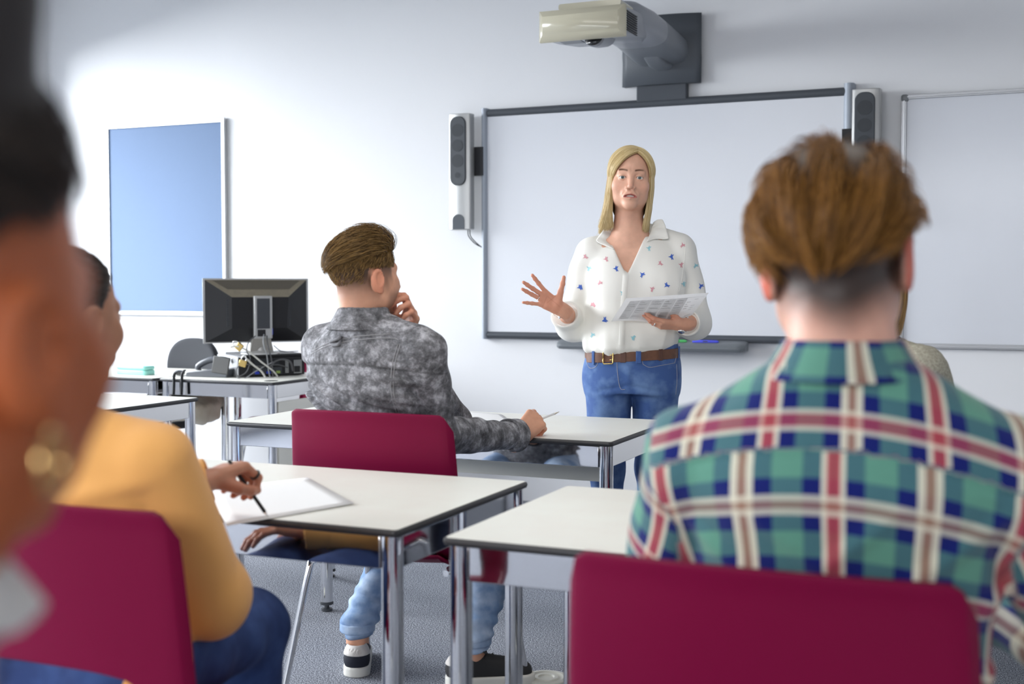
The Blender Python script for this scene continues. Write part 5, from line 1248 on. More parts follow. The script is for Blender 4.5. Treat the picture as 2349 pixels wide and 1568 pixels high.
# plaid cloth
def plaid_mat():
    m = bpy.data.materials.new('plaid_flannel'); m.use_nodes = True; nt = m.node_tree; b = nt.nodes['Principled BSDF']; b.inputs['Roughness'].default_value = 0.85; b.inputs['Sheen Weight'].default_value = 0.15; b.inputs['Specular IOR Level'].default_value = 0.2
    at = nt.nodes.new('ShaderNodeAttribute'); at.attribute_name = 'cloth'; sp = nt.nodes.new('ShaderNodeSeparateXYZ'); nt.links.new(at.outputs['Vector'], sp.inputs[0])
    green, navy = sr(98, 152, 132), sr(14, 28, 104); cream, brown, red = sr(232, 226, 202), sr(166, 128, 106), sr(190, 84, 88)
    def ramp(stops):
        cr = nt.nodes.new('ShaderNodeValToRGB'); cr.color_ramp.interpolation = 'CONSTANT'; e = cr.color_ramp.elements
        e[0].position = stops[0][0]; e[0].color = stops[0][1]; e[1].position = stops[1][0]; e[1].color = stops[1][1]
        for p, c in stops[2:]: k = cr.color_ramp.elements.new(p); k.color = c
        return cr
    g, n_ = (*green, 1), (*navy, 1); dk = (*sr(58, 108, 98), 1)
    base = [(0, g), (0.085, n_), (0.415, g), (0.585, n_), (0.915, g)]
    cr_, br_, rd_, no = (*cream, 1), (*brown, 1), (*red, 1), (0.5, 0.5, 0.5, 0)
    stripe = [(0, no), (0.185, cr_), (0.225, br_), (0.275, cr_), (0.315, no), (0.685, cr_), (0.712, rd_), (0.742, (*sr(160, 58, 68), 1)), (0.758, rd_), (0.788, cr_), (0.815, no)]
    outs = []
    for ax in (0, 1):
        dv = nt.nodes.new('ShaderNodeMath'); dv.operation = 'DIVIDE'; dv.inputs[1].default_value = 0.205; nt.links.new(sp.outputs[ax], dv.inputs[0])
        fr = nt.nodes.new('ShaderNodeMath'); fr.operation = 'FRACT'; nt.links.new(dv.outputs[0], fr.inputs[0])
        a, c = ramp(base), ramp(stripe); nt.links.new(fr.outputs[0], a.inputs[0]); nt.links.new(fr.outputs[0], c.inputs[0]); outs.append((a, c))
    def mix(f, a, c):
        x = nt.nodes.new('ShaderNodeMix'); x.data_type = 'RGBA'
        if isinstance(f, float): x.inputs[0].default_value = f
        else: nt.links.new(f, x.inputs[0])
        nt.links.new(a, x.inputs[6]); nt.links.new(c, x.inputs[7]); return x.outputs[2]
    c = mix(0.5, outs[0][0].outputs[0], outs[1][0].outputs[0])
    for i, f in ((0, 0.85), (1, 0.62)):
        mu = nt.nodes.new('ShaderNodeMath'); mu.operation = 'MULTIPLY'; mu.inputs[1].default_value = f; nt.links.new(outs[i][1].outputs[1], mu.inputs[0]); c = mix(mu.outputs[0], c, outs[i][1].outputs[0])
    tcn = nt.nodes.new('ShaderNodeTexCoord'); nz = nt.nodes.new('ShaderNodeTexNoise'); nz.inputs['Scale'].default_value = 500; nt.links.new(tcn.outputs['Object'], nz.inputs['Vector'])
    bp = nt.nodes.new('ShaderNodeBump'); bp.inputs['Strength'].default_value = 0.2; bp.inputs['Distance'].default_value = 0.002; nt.links.new(nz.outputs['Fac'], bp.inputs['Height']); nt.links.new(bp.outputs[0], b.inputs['Normal'])
    nt.links.new(c, b.inputs['Base Color']); return m
M_plaid = plaid_mat()
def p_torso(L):
    d = loft(L, [0.50, 0.62, 0.75, 0.88, 0.97, 1.04, 1.09, 1.125], [0.0]*6 + [pn[0]*0.6, pn[0]*0.9], [-0.03, -0.04, -0.058, -0.088, -0.118, -0.12, -0.115, pn[1]-0.010],
             [0.175, 0.178, 0.185, 0.200, 0.205, 0.185, 0.135, 0.082], [0.125, 0.120, 0.118, 0.122, 0.120, 0.108, 0.096, 0.084], 2.35)
    d = smin(d, cap(L, (-0.175, -0.115, 0.992), (0.185, -0.115, 0.988), 0.070), 0.035)
    for sx in (-1, 1): d = smin(d, cap(L, (sx*0.06+pn[0]*0.6, -0.105, 1.080), (sx*0.165, -0.11, 1.012), 0.045, 0.052), 0.03)
    return d
def p_arm(L, s_, e_, w_):
    mid = e_ + (w_-e_)*0.88; return smin(cap(L, s_, e_, 0.074, 0.062), cap(L, e_, mid, 0.060, 0.046), 0.03)
p_seam = lambda L: 1.020 + 0.0*L[:, 0] - 0.9*L[:, 0]**2 - 0.05*L[:, 0] - L[:, 2]
def p_shirt(P):
    L = PF.L(P); d = p_torso(L); w_ = sstep(L[:, 2], 1.0, 0.90)
    wl = (L[:, 2] - 0.8*np.abs(L[:, 0]+0.02)) + 0.010*vnoise(L, 20, 2)
    d = d - w_*0.006*np.maximum(np.sin(wl*60), 0)**2*(L[:, 1] < 0) + 0.0035*vnoise(L*np.array((1, 1, 0.5), np.float32), 38, 4)
    s_ = p_seam(L); d = d - 0.0025*np.exp(-(s_/0.006)**2)*(L[:, 1] < 0) + 0.003*np.exp(-((s_-0.008)/0.004)**2)*(L[:, 1] < 0)
    a = np.minimum(p_arm(L, psL, peL, pwL), p_arm(L, psR, peR, pwR)) + 0.004*vnoise(L, 55, 7)
    return smin(d, a, 0.018) + 0.004*np.exp(-((d-a)/0.012)**2)
def p_uv(V):
    L = PF.L(V.astype(np.float32)); dt = p_torso(L); uv = np.zeros((len(V), 2))
    ang = np.arctan2(L[:, 0], -(L[:, 1]+0.0)); u = np.where(np.abs(ang) < 1.0, L[:, 0]*1.0, L[:, 0]); u = 0.6*L[:, 0] + 0.4*ang*0.19
    v = L[:, 2] + 0.9*L[:, 0]**2 + 0.05*L[:, 0]; yk = p_seam(L) < 0
    uv[:, 0] = np.where(yk, u*1.10 + 0.0375, u + 0.005 + 0.2*0) + np.where(yk, 0.0, 0.155)
    uv[:, 1] = np.where(yk, v - 1.054 + 0.154 + 0.205, v - 0.950 + 0.051 + 0.205)
    for s_, e_, w_ in ((psL, peL, pwL), (psR, peR, pwR)):
        da = p_arm(L, s_, e_, w_); m_ = (da < dt - 0.012); ax = unit(e_-s_); q = L - s_.astype(np.float32); t = q @ ax.astype(np.float32); side = unit(np.cross(ax, (0, 1, 0))); fw_ = np.cross(ax, side)
        th = np.arctan2(q @ fw_.astype(np.float32), q @ side.astype(np.float32)); uv[m_, 0] = th[m_]*0.066 + 0.03; uv[m_, 1] = t[m_]
    return uv
pshirt = pm.sdf('plaid_shirt', p_shirt, *bb([PF.W((-0.36, -0.28, 0.50)), PF.W((0.40, 0.15, 1.15)), PF.W(pwL), PF.W(pwR), PF.W((-0.36, 0.2, 0.7)), PF.W((0.40, -0.28, 0.7))], 0.05), 0.005, M_plaid, uv=p_uv)
def c_uv(V):
    L = PF.L(V.astype(np.float32)); ang = np.arctan2(L[:, 0]-pn[0], -(L[:, 1]-pn[1])); return np.stack([ang*0.085+0.03, (L[:, 2]-1.09)*1.0+0.067], 1)
pm.sdf('collar', collar_fn(PF, (pn[0]*0.95, pn[1]-0.004, 0), 0.108, 0.0725, 1.098, 1.152, 0.004, 1.0, 0.06), *bb([PF.W((-0.15, -0.3, 1.08)), PF.W((0.18, 0.08, 1.17)), PF.W((0.18, -0.3, 1.1)), PF.W((-0.15, 0.08, 1.1))], 0.01), 0.004, M_plaid, pshirt, uv=c_uv)
pj_ = pm.sdf('jeans', seated_legs(PF, ((-0.1, -0.03, 0.55), (0.1, -0.03, 0.55)), ((-0.13, 0.38, 0.51), (0.14, 0.38, 0.51)), ((-0.12, 0.42, 0.11), (0.14, 0.42, 0.11))), *bb([PF.W((-0.27, -0.22, 0.06)), PF.W((0.29, 0.52, 0.66)), PF.W((-0.27, 0.52, 0.1)), PF.W((0.29, -0.22, 0.1))], 0.03), 0.009, mat('dark_jeans', sr(30, 38, 60), 0.85, bump=(700, 0.3)))
for x in (-0.12, 0.14): sneaker(pm, PF, (x, 0.42, 0), 0, M_blkcv, M_sole)
# hair: thick brown top falling back over a tight fade
def p_cap(P):
    Q = PH.L(P)/PS; d = ell(Q, (-0.002, -0.018, 0.058), (0.084, 0.098, 0.078)); d = d + 0.003*vnoise(Q*np.array((1, 0.4, 0.4), np.float32), 110, 4)
    return smax(d, (0.034 + 0.35*np.maximum(Q[:, 1]+0.03, 0)) - Q[:, 2], 0.012)*PS
phair = pm.sdf('hair', p_cap, *bb([PH.W((-0.12, -0.14, 0.0)), PH.W((0.12, 0.12, 0.17)), PH.W((0.12, -0.14, 0.1)), PH.W((-0.12, 0.12, 0.1))], 0.02), 0.004, mat('chestnut_underlayer', (0.055, 0.030, 0.014), 0.5))  # darker brown cap beneath the strands
M_chest = hair_mat('chestnut_hair', (0.075, 0.030, 0.008), (0.43, 0.20, 0.048), 0.42, 0.18)
acc = lambda p, r: p[2] > 0.045 and p[1] < 0.095
st = scalp_hair(PH, PS, 5200, acc, lambda p: np.array((0.9*p[0]/0.08*0.35 - 0.18, -0.75, -0.35 - 2.5*max(-p[1], 0))), lambda p: 0.085 + 0.03*math.sin(p[0]*140+p[1]*60), lambda p: 0.022 + 0.010*math.sin(p[0]*170+1), 15, jit=0.13, npt=13, rad=0.0007)
acc3 = lambda p, r: p[2] > 0.03 and p[0] < -0.055 and -0.06 < p[1] < 0.06
st += scalp_hair(PH, PS, 420, acc3, lambda p: np.array((-0.5, -0.25, -0.6)), lambda p: 0.065, lambda p: 0.030, 18, jit=0.25, npt=12)
acc2 = lambda p, r: 0.0 < p[2] < 0.055 and p[1] < 0.05 and r.random() < 0.25 + 0.75*(p[2] > 0.025)
st += scalp_hair(PH, PS, 2600, acc2, lambda p: np.array((-p[0]*4, -0.3, -0.9)), lambda p: 0.012 + 0.5*max(p[2]-0.01, 0), lambda p: 0.003 + 0.12*max(p[2]-0.01, 0), 16, npt=6)
pm.curves('hair_strands', st, 0.0008, M_chest, phair, 0.25)
# ------------------------------------------------------------------ the person in the orange jumper
O_o = np.array((-1.580, 1.76, 0.0)); OF = Frame(O_o, rz(-0.06)); om = Person('person seated in an orange jumper and blue jeans, writing at the left table', O_o)
SKO = sr(172, 124, 98)
OH = Frame(wpt(150, 728, 2.20), rz(-0.06) @ rx(-0.04)); OS = 1.06
on = OF.L(OH.W((0, -0.036, -0.13))[None].astype(np.float32))[0].astype(float); print('orange neck', on)
def o_neck(P):
    L = OF.L(P); return smin(cap(L, (on[0], on[1], 1.04), (on[0]*0.5, on[1]-0.01, 0.95), 0.050, 0.07), cap(L, (-0.14, on[1]+0.02, 0.90), (0.14, on[1]+0.02, 0.90), 0.038), 0.04)
def o_cols(V):
    Q = OH.L(V.astype(np.float32))/OS; C = np.tile(np.asarray(SKO), (len(V), 1)); t = sstep(Q[:, 2]-0.2*Q[:, 1], 0.045, 0.062)
    return lerp0(C, (0.02, 0.014, 0.012), t*(Q[:, 1] < 0.07))
skin_head(om, OH, OS, dict(jaw=0.97, lids=True, neck=0.050), o_neck, o_cols, 0.0032)
osL, osR = np.array([-0.165, -0.045, 0.925]), np.array([0.180, -0.055, 0.920])
oL = lambda x, y, Z: OF.L(wpt(x, y, Z)[None].astype(np.float32))[0].astype(float)
oeR = oL(485, 1365, 2.27); owR = OF.L(np.array((-1.60, 1.945, 0.640))[None].astype(np.float32))[0].astype(float); owL = oL(474, 1102, 2.58); oeL = OF.L(np.array((-1.84, 1.93, 0.735))[None].astype(np.float32))[0].astype(float)
print('orange arm', oeR, owR, np.linalg.norm(oeR-osR), np.linalg.norm(owR-oeR))
ohL = Hand(OF.W(owL), unit(wpt(550, 1064, 2.66)-OF.W(owL)), OF.D((0.10, 0.25, -0.95)), False, flex={'i': (0.95, 1.15, 0.6), 'm': (1.0, 1.25, 0.7), 'r': (1.05, 1.3, 0.7), 'l': (1.1, 1.3, 0.7)}, splay={'i': 0.05, 'l': -0.08}, thumb=[(0.45, 0.72, -0.6), (0.05, 0.85, -0.5), (-0.2, 0.9, -0.35)], size=1.0)
ohR = Hand(OF.W(owR), OF.D((-0.95, 0.30, 0.0)), OF.D((0, 0.1, -1)), True, flex={'i': (0.2, 0.4, 0.3), 'm': (0.25, 0.45, 0.3), 'r': (0.3, 0.45, 0.3), 'l': (0.3, 0.4, 0.3)}, size=0.95)
forearm(om, ohR, OF.W(oeR), [0.022, 0.030, 0.036], np.array(sr(190, 136, 110)), 0.003, sh=OF.W(osR))
forearm(om, ohL, OF.W(oeL), [0.022, 0.030, 0.036], np.array(sr(190, 136, 110)), 0.003, sh=OF.W(osL))
om.bodyo = om.body()
M_orange = mat('orange_knit', sr(250, 184, 104), 0.9, sheen=0.25, bump=(1100, 0.25))
def o_torso(L):
    d = loft(L, [0.47, 0.54, 0.66, 0.77, 0.86, 0.92, 0.965, 1.00], [0.0, 0.0, 0.0, 0.0, 0.005, 0.01, on[0]*0.8, on[0]], [-0.02, -0.02, -0.035, -0.055, -0.065, -0.062, on[1]+0.01, on[1]],
             [0.195, 0.208, 0.182, 0.172, 0.180, 0.165, 0.105, 0.062], [0.125, 0.122, 0.110, 0.112, 0.112, 0.098, 0.076, 0.060], 2.3)
    d = smin(d, cap(L, (-0.150, -0.055, 0.923), (0.165, -0.06, 0.920), 0.060), 0.03)
    for sx in (-1, 1): d = smin(d, cap(L, (sx*0.05+on[0]*0.7, on[1]+0.005, 0.985), (sx*0.145, -0.055, 0.935), 0.034, 0.044), 0.025)
    return d
def o_arm(L, s_, e_, w_, c=0.86):
    mid = e_ + (w_-e_)*c; n = unit(mid-e_).astype(np.float32); return smax(smin(smin(cap(L, s_, e_, 0.066, 0.066), cap(L, e_+np.array((0.0, 0, -0.012)), mid, 0.064, 0.050), 0.035), cap(L, e_, e_, 0.064), 0.03), (L-mid.astype(np.float32)) @ n, 0.006)
def o_jump(P):
    L = OF.L(P); d = o_torso(L) + 0.003*vnoise(L, 40, 3)
    wl = L[:, 2]-0.35*L[:, 0] + 0.012*vnoise(L, 18, 2); d = d - sstep(L[:, 2], 0.93, 0.86)*0.007*np.maximum(np.sin(wl*55), 0)**2*(L[:, 1] < 0.0)
    a = np.minimum(o_arm(L, osR, oeR, owR), o_arm(L, osL, oeL, owL)) + 0.004*vnoise(L*np.array((1, 1, 0.6), np.float32), 45, 5); return smin(d, a, 0.022) + 0.003*np.exp(-((d-a)/0.012)**2)
oj = om.sdf('jumper', o_jump, *bb([OF.W((-0.30, -0.2, 0.47)), OF.W((0.30, 0.12, 1.04)), OF.W(oeR), OF.W(owR), OF.W(oeL), OF.W(owL), OF.W((0.30, -0.2, 0.5)), OF.W((-0.3, 0.1, 0.5))], 0.075), 0.0055, M_orange)
for w_, e_ in ((owR, oeR), (owL, oeL)):
    q = e_ + (w_-e_)*0.90; n = unit(w_-e_)
    def cuff(P, q=q, n=n):
        L = OF.L(P)-q.astype(np.float32); a = L @ n.astype(np.float32); r = _n(L-a[:, None]*n.astype(np.float32)); return smax(np.abs(r-0.044-0.1*np.maximum(-a, 0)) - 0.0045, np.abs(a)-0.036, 0.004) + 0.0012*vnoise(L, 110, 3)
    om.sdf('cuff', cuff, *bb([OF.W(q)], 0.08), 0.0035, M_orange, oj)
M_dj = mat('indigo_denim', sr(44, 66, 118), 0.85, noise=(15, sr(62, 88, 144), 0.4, 0.68), bump=(800, 0.3))
om.sdf('jeans', seated_legs(OF, ((-0.09, -0.02, 0.535), (0.10, -0.02, 0.535)), ((-0.13, 0.40, 0.50), (0.03, 0.38, 0.50)), ((-0.12, 0.42, 0.11), (0.03, 0.36, 0.11)), (0.098, 0.075, 0.055)), *bb([OF.W((-0.27, -0.22, 0.06)), OF.W((0.32, 0.55, 0.66)), OF.W((-0.27, 0.55, 0.1)), OF.W((0.32, -0.22, 0.1))], 0.03), 0.0065, M_dj)
for x, y in ((-0.12, 0.42), (0.03, 0.36)): sneaker(om, OF, (x, y, 0), 0, M_navy, M_sole)
# dark hair pulled back tight with a low bun
def o_hair(P):
    Q = OH.L(P)/OS; d = ell(Q, (0, -0.020, 0.038), (0.081, 0.099, 0.086)); d = smax(d, -(Q[:, 2] - (-0.010 + 0.62*np.maximum(Q[:, 1]+0.005, 0)/0.1*0.1*8.0*0.16 + 0.9*np.maximum(Q[:, 1]-0.0, 0))), 0.008)
    b = ell(Q, (0, -0.125, 0.005), (0.040, 0.034, 0.038)); d = smin(d, b, 0.015); return d*OS + 0.0012*np.sin(Q[:, 2]*260 + 60*Q[:, 1])
M_dkh = mat('black_brown_hair', (0.018, 0.013, 0.012), 0.45, spec=0.3)
ohair = om.sdf('hair', o_hair, *bb([OH.W((-0.11, -0.19, -0.09)), OH.W((0.11, 0.11, 0.14)), OH.W((0.11, -0.19, 0.1)), OH.W((-0.11, 0.11, 0.1))], 0.02), 0.004, M_dkh)
M_dks = hair_mat('black_brown_strands', (0.012, 0.009, 0.008), (0.065, 0.045, 0.034), 0.42, 0.3)
acc = lambda p, r: p[2] > 0.02 + 0.75*max(p[1], 0) and p[1] < 0.085
st = scalp_hair(OH, OS, 2200, acc, lambda p: np.array((-p[0]*3.0, -0.9, -0.25)), lambda p: 0.05, lambda p: 0.005, 25, jit=0.05, npt=8)
om.curves('hair_strands', st, 0.0008, M_dks, ohair, 0.4)
M_pearl = mat('pearl', (0.72, 0.66, 0.56), 0.25)
for sx in (1, -1):
    bm = bmesh.new(); bmesh.ops.create_uvsphere(bm, u_segments=14, v_segments=10, radius=0.0062, matrix=Matrix.Translation(Vector(OH.W(np.array((sx*0.083, -0.010, -0.050))*OS)))); om.bmesh('earring', bm, M_pearl, om.bodyo, smooth=True)
ring_on(om, ohL, 'i', mat('dark_ring', (0.05, 0.06, 0.06), 0.3, 0.8), 0.0100, 0.0026, 0.75); loop('bracelet', OF.W(owR + (oeR-owR)*0.06), OF.W(oeR)-OF.W(owR), 0.031, 0.0028, mat('dark_ring', (0.05, 0.06, 0.06), 0.3, 0.8), om.bodyo, P_=om); ring_on(om, ohL, 'r', M_slv, 0.0098, 0.0016, 0.5)
# pen in her hand, sheet on the table
q0 = ohL.world((0.024, 0.080, -0.040)); tipo = np.array((q0[0]+0.035, q0[1]+0.03, 0.7225))
pen = empty('pen', tuple(q0), 0, 'slim dark pen in the hand of the orange-sleeved writer', 'pen'); dv = unit(tipo-q0); ln_ = np.linalg.norm(tipo-q0)
for nm, a0, a1, r0, r1, m_ in (('barrel', -0.065, ln_-0.012, 0.004, 0.004, M_black), ('tip', ln_-0.012, ln_, 0.004, 0.0008, M_slv)):
    bm = bmesh.new(); add_tube(bm, [Vector(dv*a0), Vector(dv*a1)], [r0, r1], 10); bm_obj(nm, bm, m_, pen, smooth=True)
def flat_sheet(name, corners, lab, curl=None, n=10, lines=True):
    C = [np.array(c, float) for c in corners]; o = empty(name, tuple(C[0]), 0, lab, 'paper'); bm = bmesh.new(); g = []
    for i in range(n+1):
        row = []
        for j in range(n+1):
            u, v = i/n, j/n; p = (C[0]*(1-u)+C[1]*u)*(1-v) + (C[3]*(1-u)+C[2]*u)*v
            if curl: p = p + np.array((0, 0, curl(u, v)))
            row.append(bm.verts.new(Vector(p-C[0])))
        g.append(row)
    for i in range(n):
        for j in range(n): bm.faces.new((g[i][j], g[i+1][j], g[i+1][j+1], g[i][j+1]))
    me = bpy.data.meshes.new('page'); bm.to_mesh(me); bm.free(); pg = link('page', me, M_paper, o); md = pg.modifiers.new('solid', 'SOLIDIFY'); md.thickness = 0.0006; md.offset = 1
    return o
zt = 0.7212
flat_sheet('paper_sheet', [onz(520, 1206, zt), onz(812, 1156, zt), onz(706, 1095, zt), onz(478, 1122, zt)], 'white sheet on the table under the writing hand with the orange cuff', lambda u, v: 0.002*u*u*(1-v))
flat_sheet('paper_sheet', [onz(1045, 968, zt), onz(1180, 972, zt), onz(1150, 950, zt), onz(1035, 945, zt)], 'white sheet on the middle table beside the denim forearm', lambda u, v: 0.004*math.sin(PI*u))
# ------------------------------------------------------------------ the blurred person at the left edge, closest to the viewer
F_o = np.array((-0.665, 0.33, 0.0)); FF0 = Frame(F_o, rz(0.28)); FF = Frame(F_o + np.array((0, 0, 0.07)), rz(0.28)); fm = Person('blurred person at the left edge with dark hair, gold earring and white collar', F_o)
SKF = sr(182, 98, 56)
FH = Frame(wpt(-214, 735, 0.61), rz(0.13)); FS = 1.05
fn_ = FF.L(FH.W((0, -0.036, -0.13))[None].astype(np.float32))[0].astype(float); print('fg neck', fn_)
def f_neck(P):
    L = FF.L(P); return smin(cap(L, (fn_[0], fn_[1], 1.04), (fn_[0]*0.7, fn_[1]-0.01, 0.95), 0.052, 0.07), cap(L, (-0.14, fn_[1]-0.02, 0.93), (0.14, fn_[1]-0.02, 0.93), 0.038), 0.04)
skin_head(fm, FH, FS, dict(jaw=1.0, lids=True, neck=0.053), f_neck, lambda V: np.tile(np.asarray(SKF), (len(V), 1)), 0.004)
fsL, fsR, feL, feR = np.array([-0.17, fn_[1], 0.935]), np.array([0.155, fn_[1], 0.915]), np.array([-0.24, 0.08, 0.69]), np.array([0.24, 0.08, 0.69]); fwL, fwR = np.array([-0.08, 0.27, 0.62]), np.array([0.08, 0.27, 0.62])
for w_, e_, s_, rt in ((fwL, feL, fsL, False), (fwR, feR, fsR, True)): forearm(fm, Hand(FF.W(w_), FF.D((-0.4 if rt else 0.4, 0.9, -0.1)), FF.D((0, 0.1, -1)), rt), FF.W(e_), [0.022, 0.030, 0.036], np.array(SKF), 0.004, sh=FF.W(s_))
fm.bodyo = fm.body()
M_wsh = mat('white_cotton', (0.70, 0.69, 0.67), 0.85)
def f_shirt(P):
    L = FF.L(P); d = loft(L, [0.47, 0.56, 0.7, 0.85, 0.93, 0.975, 1.005], [0, 0, 0, 0, 0, fn_[0]*0.8, fn_[0]], [0, 0, -0.01, fn_[1]*0.8, fn_[1], fn_[1], fn_[1]], [0.17, 0.165, 0.16, 0.165, 0.145, 0.09, 0.060], [0.12, 0.115, 0.11, 0.11, 0.10, 0.08, 0.06], 2.3)
    for sx in (-1, 1): d = smin(d, cap(L, (sx*0.05+fn_[0]*0.7, fn_[1], 0.985), (sx*0.14, fn_[1], 0.930), 0.034, 0.045), 0.025)
    for s_, e_, w_ in ((fsL, feL, fwL), (fsR, feR, fwR)): d = smin(d, smin(cap(L, s_, e_, 0.062, 0.054), cap(L, e_, e_+(w_-e_)*0.85, 0.053, 0.042), 0.03), 0.02)
    return d + 0.003*vnoise(L, 45, 3)
fsh = fm.sdf('shirt', f_shirt, *bb([FF.W((-0.32, -0.2, 0.47)), FF.W((0.32, 0.32, 1.02)), FF.W((0.32, -0.2, 0.5)), FF.W((-0.32, 0.32, 0.5))], 0.05), 0.007, M_wsh)
fm.sdf('collar', collar_fn(FF, (fn_[0]*0.9, fn_[1]+0.002, 0), 0.098, 0.064, 0.985, 1.040, 0.004, 1.0, 0.05), *bb([FF.W((-0.16, -0.2, 0.97)), FF.W((0.16, 0.14, 1.06)), FF.W((0.16, -0.2, 1)), FF.W((-0.16, 0.14, 1))], 0.01), 0.005, M_wsh, fsh)
fm.sdf('trousers', seated_legs(FF0, ((-0.09, 0.0, 0.54), (0.09, 0.0, 0.54)), ((-0.11, 0.42, 0.50), (0.11, 0.42, 0.50)), ((-0.11, 0.42, 0.11), (0.11, 0.42, 0.11))), *bb([FF0.W((-0.26, -0.2, 0.06)), FF0.W((0.26, 0.55, 0.66)), FF0.W((-0.26, 0.55, 0.1)), FF0.W((0.26, -0.2, 0.1))], 0.03), 0.01, mat('dark_jeans', sr(30, 38, 60), 0.85))
for x in (-0.11, 0.11): sneaker(fm, FF0, (x, 0.42, 0), 0, M_blkcv, M_sole)
def f_hair(P):
    Q = FH.L(P)/FS; d = ell(Q, (0, -0.022, 0.046), (0.083, 0.104, 0.096)); d = smax(d, -(Q[:, 2] - (0.045 + 0.75*np.maximum(Q[:, 1]-0.01, 0) - 0.8*np.maximum(-Q[:, 1]-0.02, 0))), 0.012)
    d = smin(d, ell(Q, (0, -0.035, 0.150), (0.080, 0.090, 0.085)), 0.03); return d*FS + 0.0015*vnoise(Q, 90, 1)
fhair = fm.sdf('hair', f_hair, *bb([FH.W((-0.12, -0.2, -0.06)), FH.W((0.12, 0.12, 0.26)), FH.W((0.12, -0.2, 0.1)), FH.W((-0.12, 0.12, 0.1))], 0.02), 0.005, M_dkh)
st = scalp_hair(FH, FS*1.08, 1500, lambda p, r: p[2] > 0.035 + 0.5*max(p[1], 0), lambda p: np.array((-p[0]*2, -0.8, 0.25)), lambda p: 0.06, lambda p: 0.012, 31, jit=0.1, npt=8)
fm.curves('hair_strands', st, 0.0008, M_dks, fhair, 0.4)
for sx in (1, -1): loop('earring', FH.W(np.array((sx*0.087, -0.012, -0.062))*FS), FH.D((1, 0.3, 0)), 0.014, 0.0022, mat('gold', (0.7, 0.48, 0.2), 0.2, 1.0), fm.bodyo, P_=fm)
c = copy_tree(ch0); c.location = (F_o[0]+0.02, F_o[1]-0.03, 0); c.rotation_euler = (0, 0, 0.28); setp(c, 'red plastic chair under the blurred person at the left edge', 'chair', 'red plastic classroom chairs')
# ------------------------------------------------------------------ the person in grey knit half hidden behind the plaid shirt
G_o = np.array((-0.455, 3.34, 0.0)); GF = Frame(G_o, rz(0.05)); gm = Person('person in a flecked grey knit jumper half hidden behind the plaid-shirted person', G_o)
GH = Frame(wpt(1985, 610, 3.35), rz(0.35)); GS = 1.0
gn = GF.L(GH.W((0, -0.036, -0.13))[None].astype(np.float32))[0].astype(float)
def g_neck(P):
    L = GF.L(P); return smin(cap(L, (gn[0], gn[1], 1.10), (0, gn[1], 1.0), 0.050, 0.07), cap(L, (-0.13, 0, 0.99), (0.13, 0, 0.99), 0.038), 0.04)
skin_head(gm, GH, GS, dict(lids=False, neck=0.049), g_neck, lambda V: np.tile(np.asarray(SKD), (len(V), 1)), 0.004)
gsL, gsR, geL, geR = np.array([-0.16, 0, 1.0]), np.array([0.165, 0, 0.995]), np.array([-0.23, 0.14, 0.77]), np.array([0.235, 0.12, 0.77]); gwL, gwR = np.array([-0.08, 0.32, 0.765]), np.array([0.09, 0.32, 0.765])
for w_, e_, s_, rt in ((gwL, geL, gsL, False), (gwR, geR, gsR, True)): forearm(gm, Hand(GF.W(w_), GF.D((-0.4 if rt else 0.4, 0.9, 0)), GF.D((0, 0.1, -1)), rt), GF.W(e_), [0.022, 0.030, 0.036], np.array(SKD), 0.004, sh=GF.W(s_))
gm.bodyo = gm.body()
M_knit = mat('flecked_grey_knit', sr(140, 136, 122), 0.95, noise=(150, sr(170, 166, 150), 0.35, 0.65), bump=(260, 0.6))
def g_shirt(P):
    L = GF.L(P); d = loft(L, [0.48, 0.56, 0.7, 0.85, 0.96, 1.01, 1.05, 1.075], [0, 0, 0, 0, 0, 0, gn[0]*0.8, gn[0]], [0, 0, -0.01, -0.005, 0, 0, gn[1]*0.8, gn[1]], [0.165, 0.16, 0.155, 0.165, 0.175, 0.16, 0.10, 0.065], [0.12, 0.115, 0.11, 0.115, 0.11, 0.095, 0.078, 0.062], 2.3)
    for sx in (-1, 1): d = smin(d, cap(L, (sx*0.05+gn[0]*0.7, gn[1], 1.055), (sx*0.155, 0, 1.01), 0.040, 0.055), 0.025)
    for s_, e_, w_ in ((gsL, geL, gwL), (gsR, geR, gwR)): d = smin(d, smin(cap(L, s_, e_, 0.064, 0.056), cap(L, e_, e_+(w_-e_)*0.88, 0.055, 0.043), 0.03), 0.02)
    return d + 0.003*vnoise(L, 40, 3) + 0.0012*vnoise(L, 260, 5)
gj = gm.sdf('jumper', g_shirt, *bb([GF.W((-0.31, -0.18, 0.48)), GF.W((0.31, 0.36, 1.09)), GF.W((0.31, -0.18, 0.5)), GF.W((-0.31, 0.36, 0.5))], 0.05), 0.005, M_knit)
gm.sdf('trousers', seated_legs(GF, ((-0.09, 0.0, 0.53), (0.09, 0.0, 0.53)), ((-0.11, 0.40, 0.48), (0.11, 0.40, 0.48)), ((-0.11, 0.40, 0.11), (0.11, 0.40, 0.11)), (0.08, 0.062, 0.05)), *bb([GF.W((-0.25, -0.2, 0.06)), GF.W((0.25, 0.52, 0.64)), GF.W((-0.25, 0.52, 0.1)), GF.W((0.25, -0.2, 0.1))], 0.03), 0.01, mat('dark_jeans', sr(30, 38, 60), 0.85))
for x in (-0.11, 0.11): sneaker(gm, GF, (x, 0.40, 0), 0, M_blkcv, M_sole)
gb = BVHTree.FromPolygons([v.co + Vector(gm.base) for v in gj.data.vertices], [list(p.vertices) for p in gj.data.polygons])
stitch(gm, [(2018,812),(2035,797),(2055,780),(2076,764)], 0.0035, M_black, gj, lambda px, py: (lambda h, d: (h[0]-d*0.001) if h[0] else None)(gb.ray_cast(Vector(CAM), Vector(ray(px, py)).normalized(), 8), Vector(ray(px, py)).normalized()), 'piping')
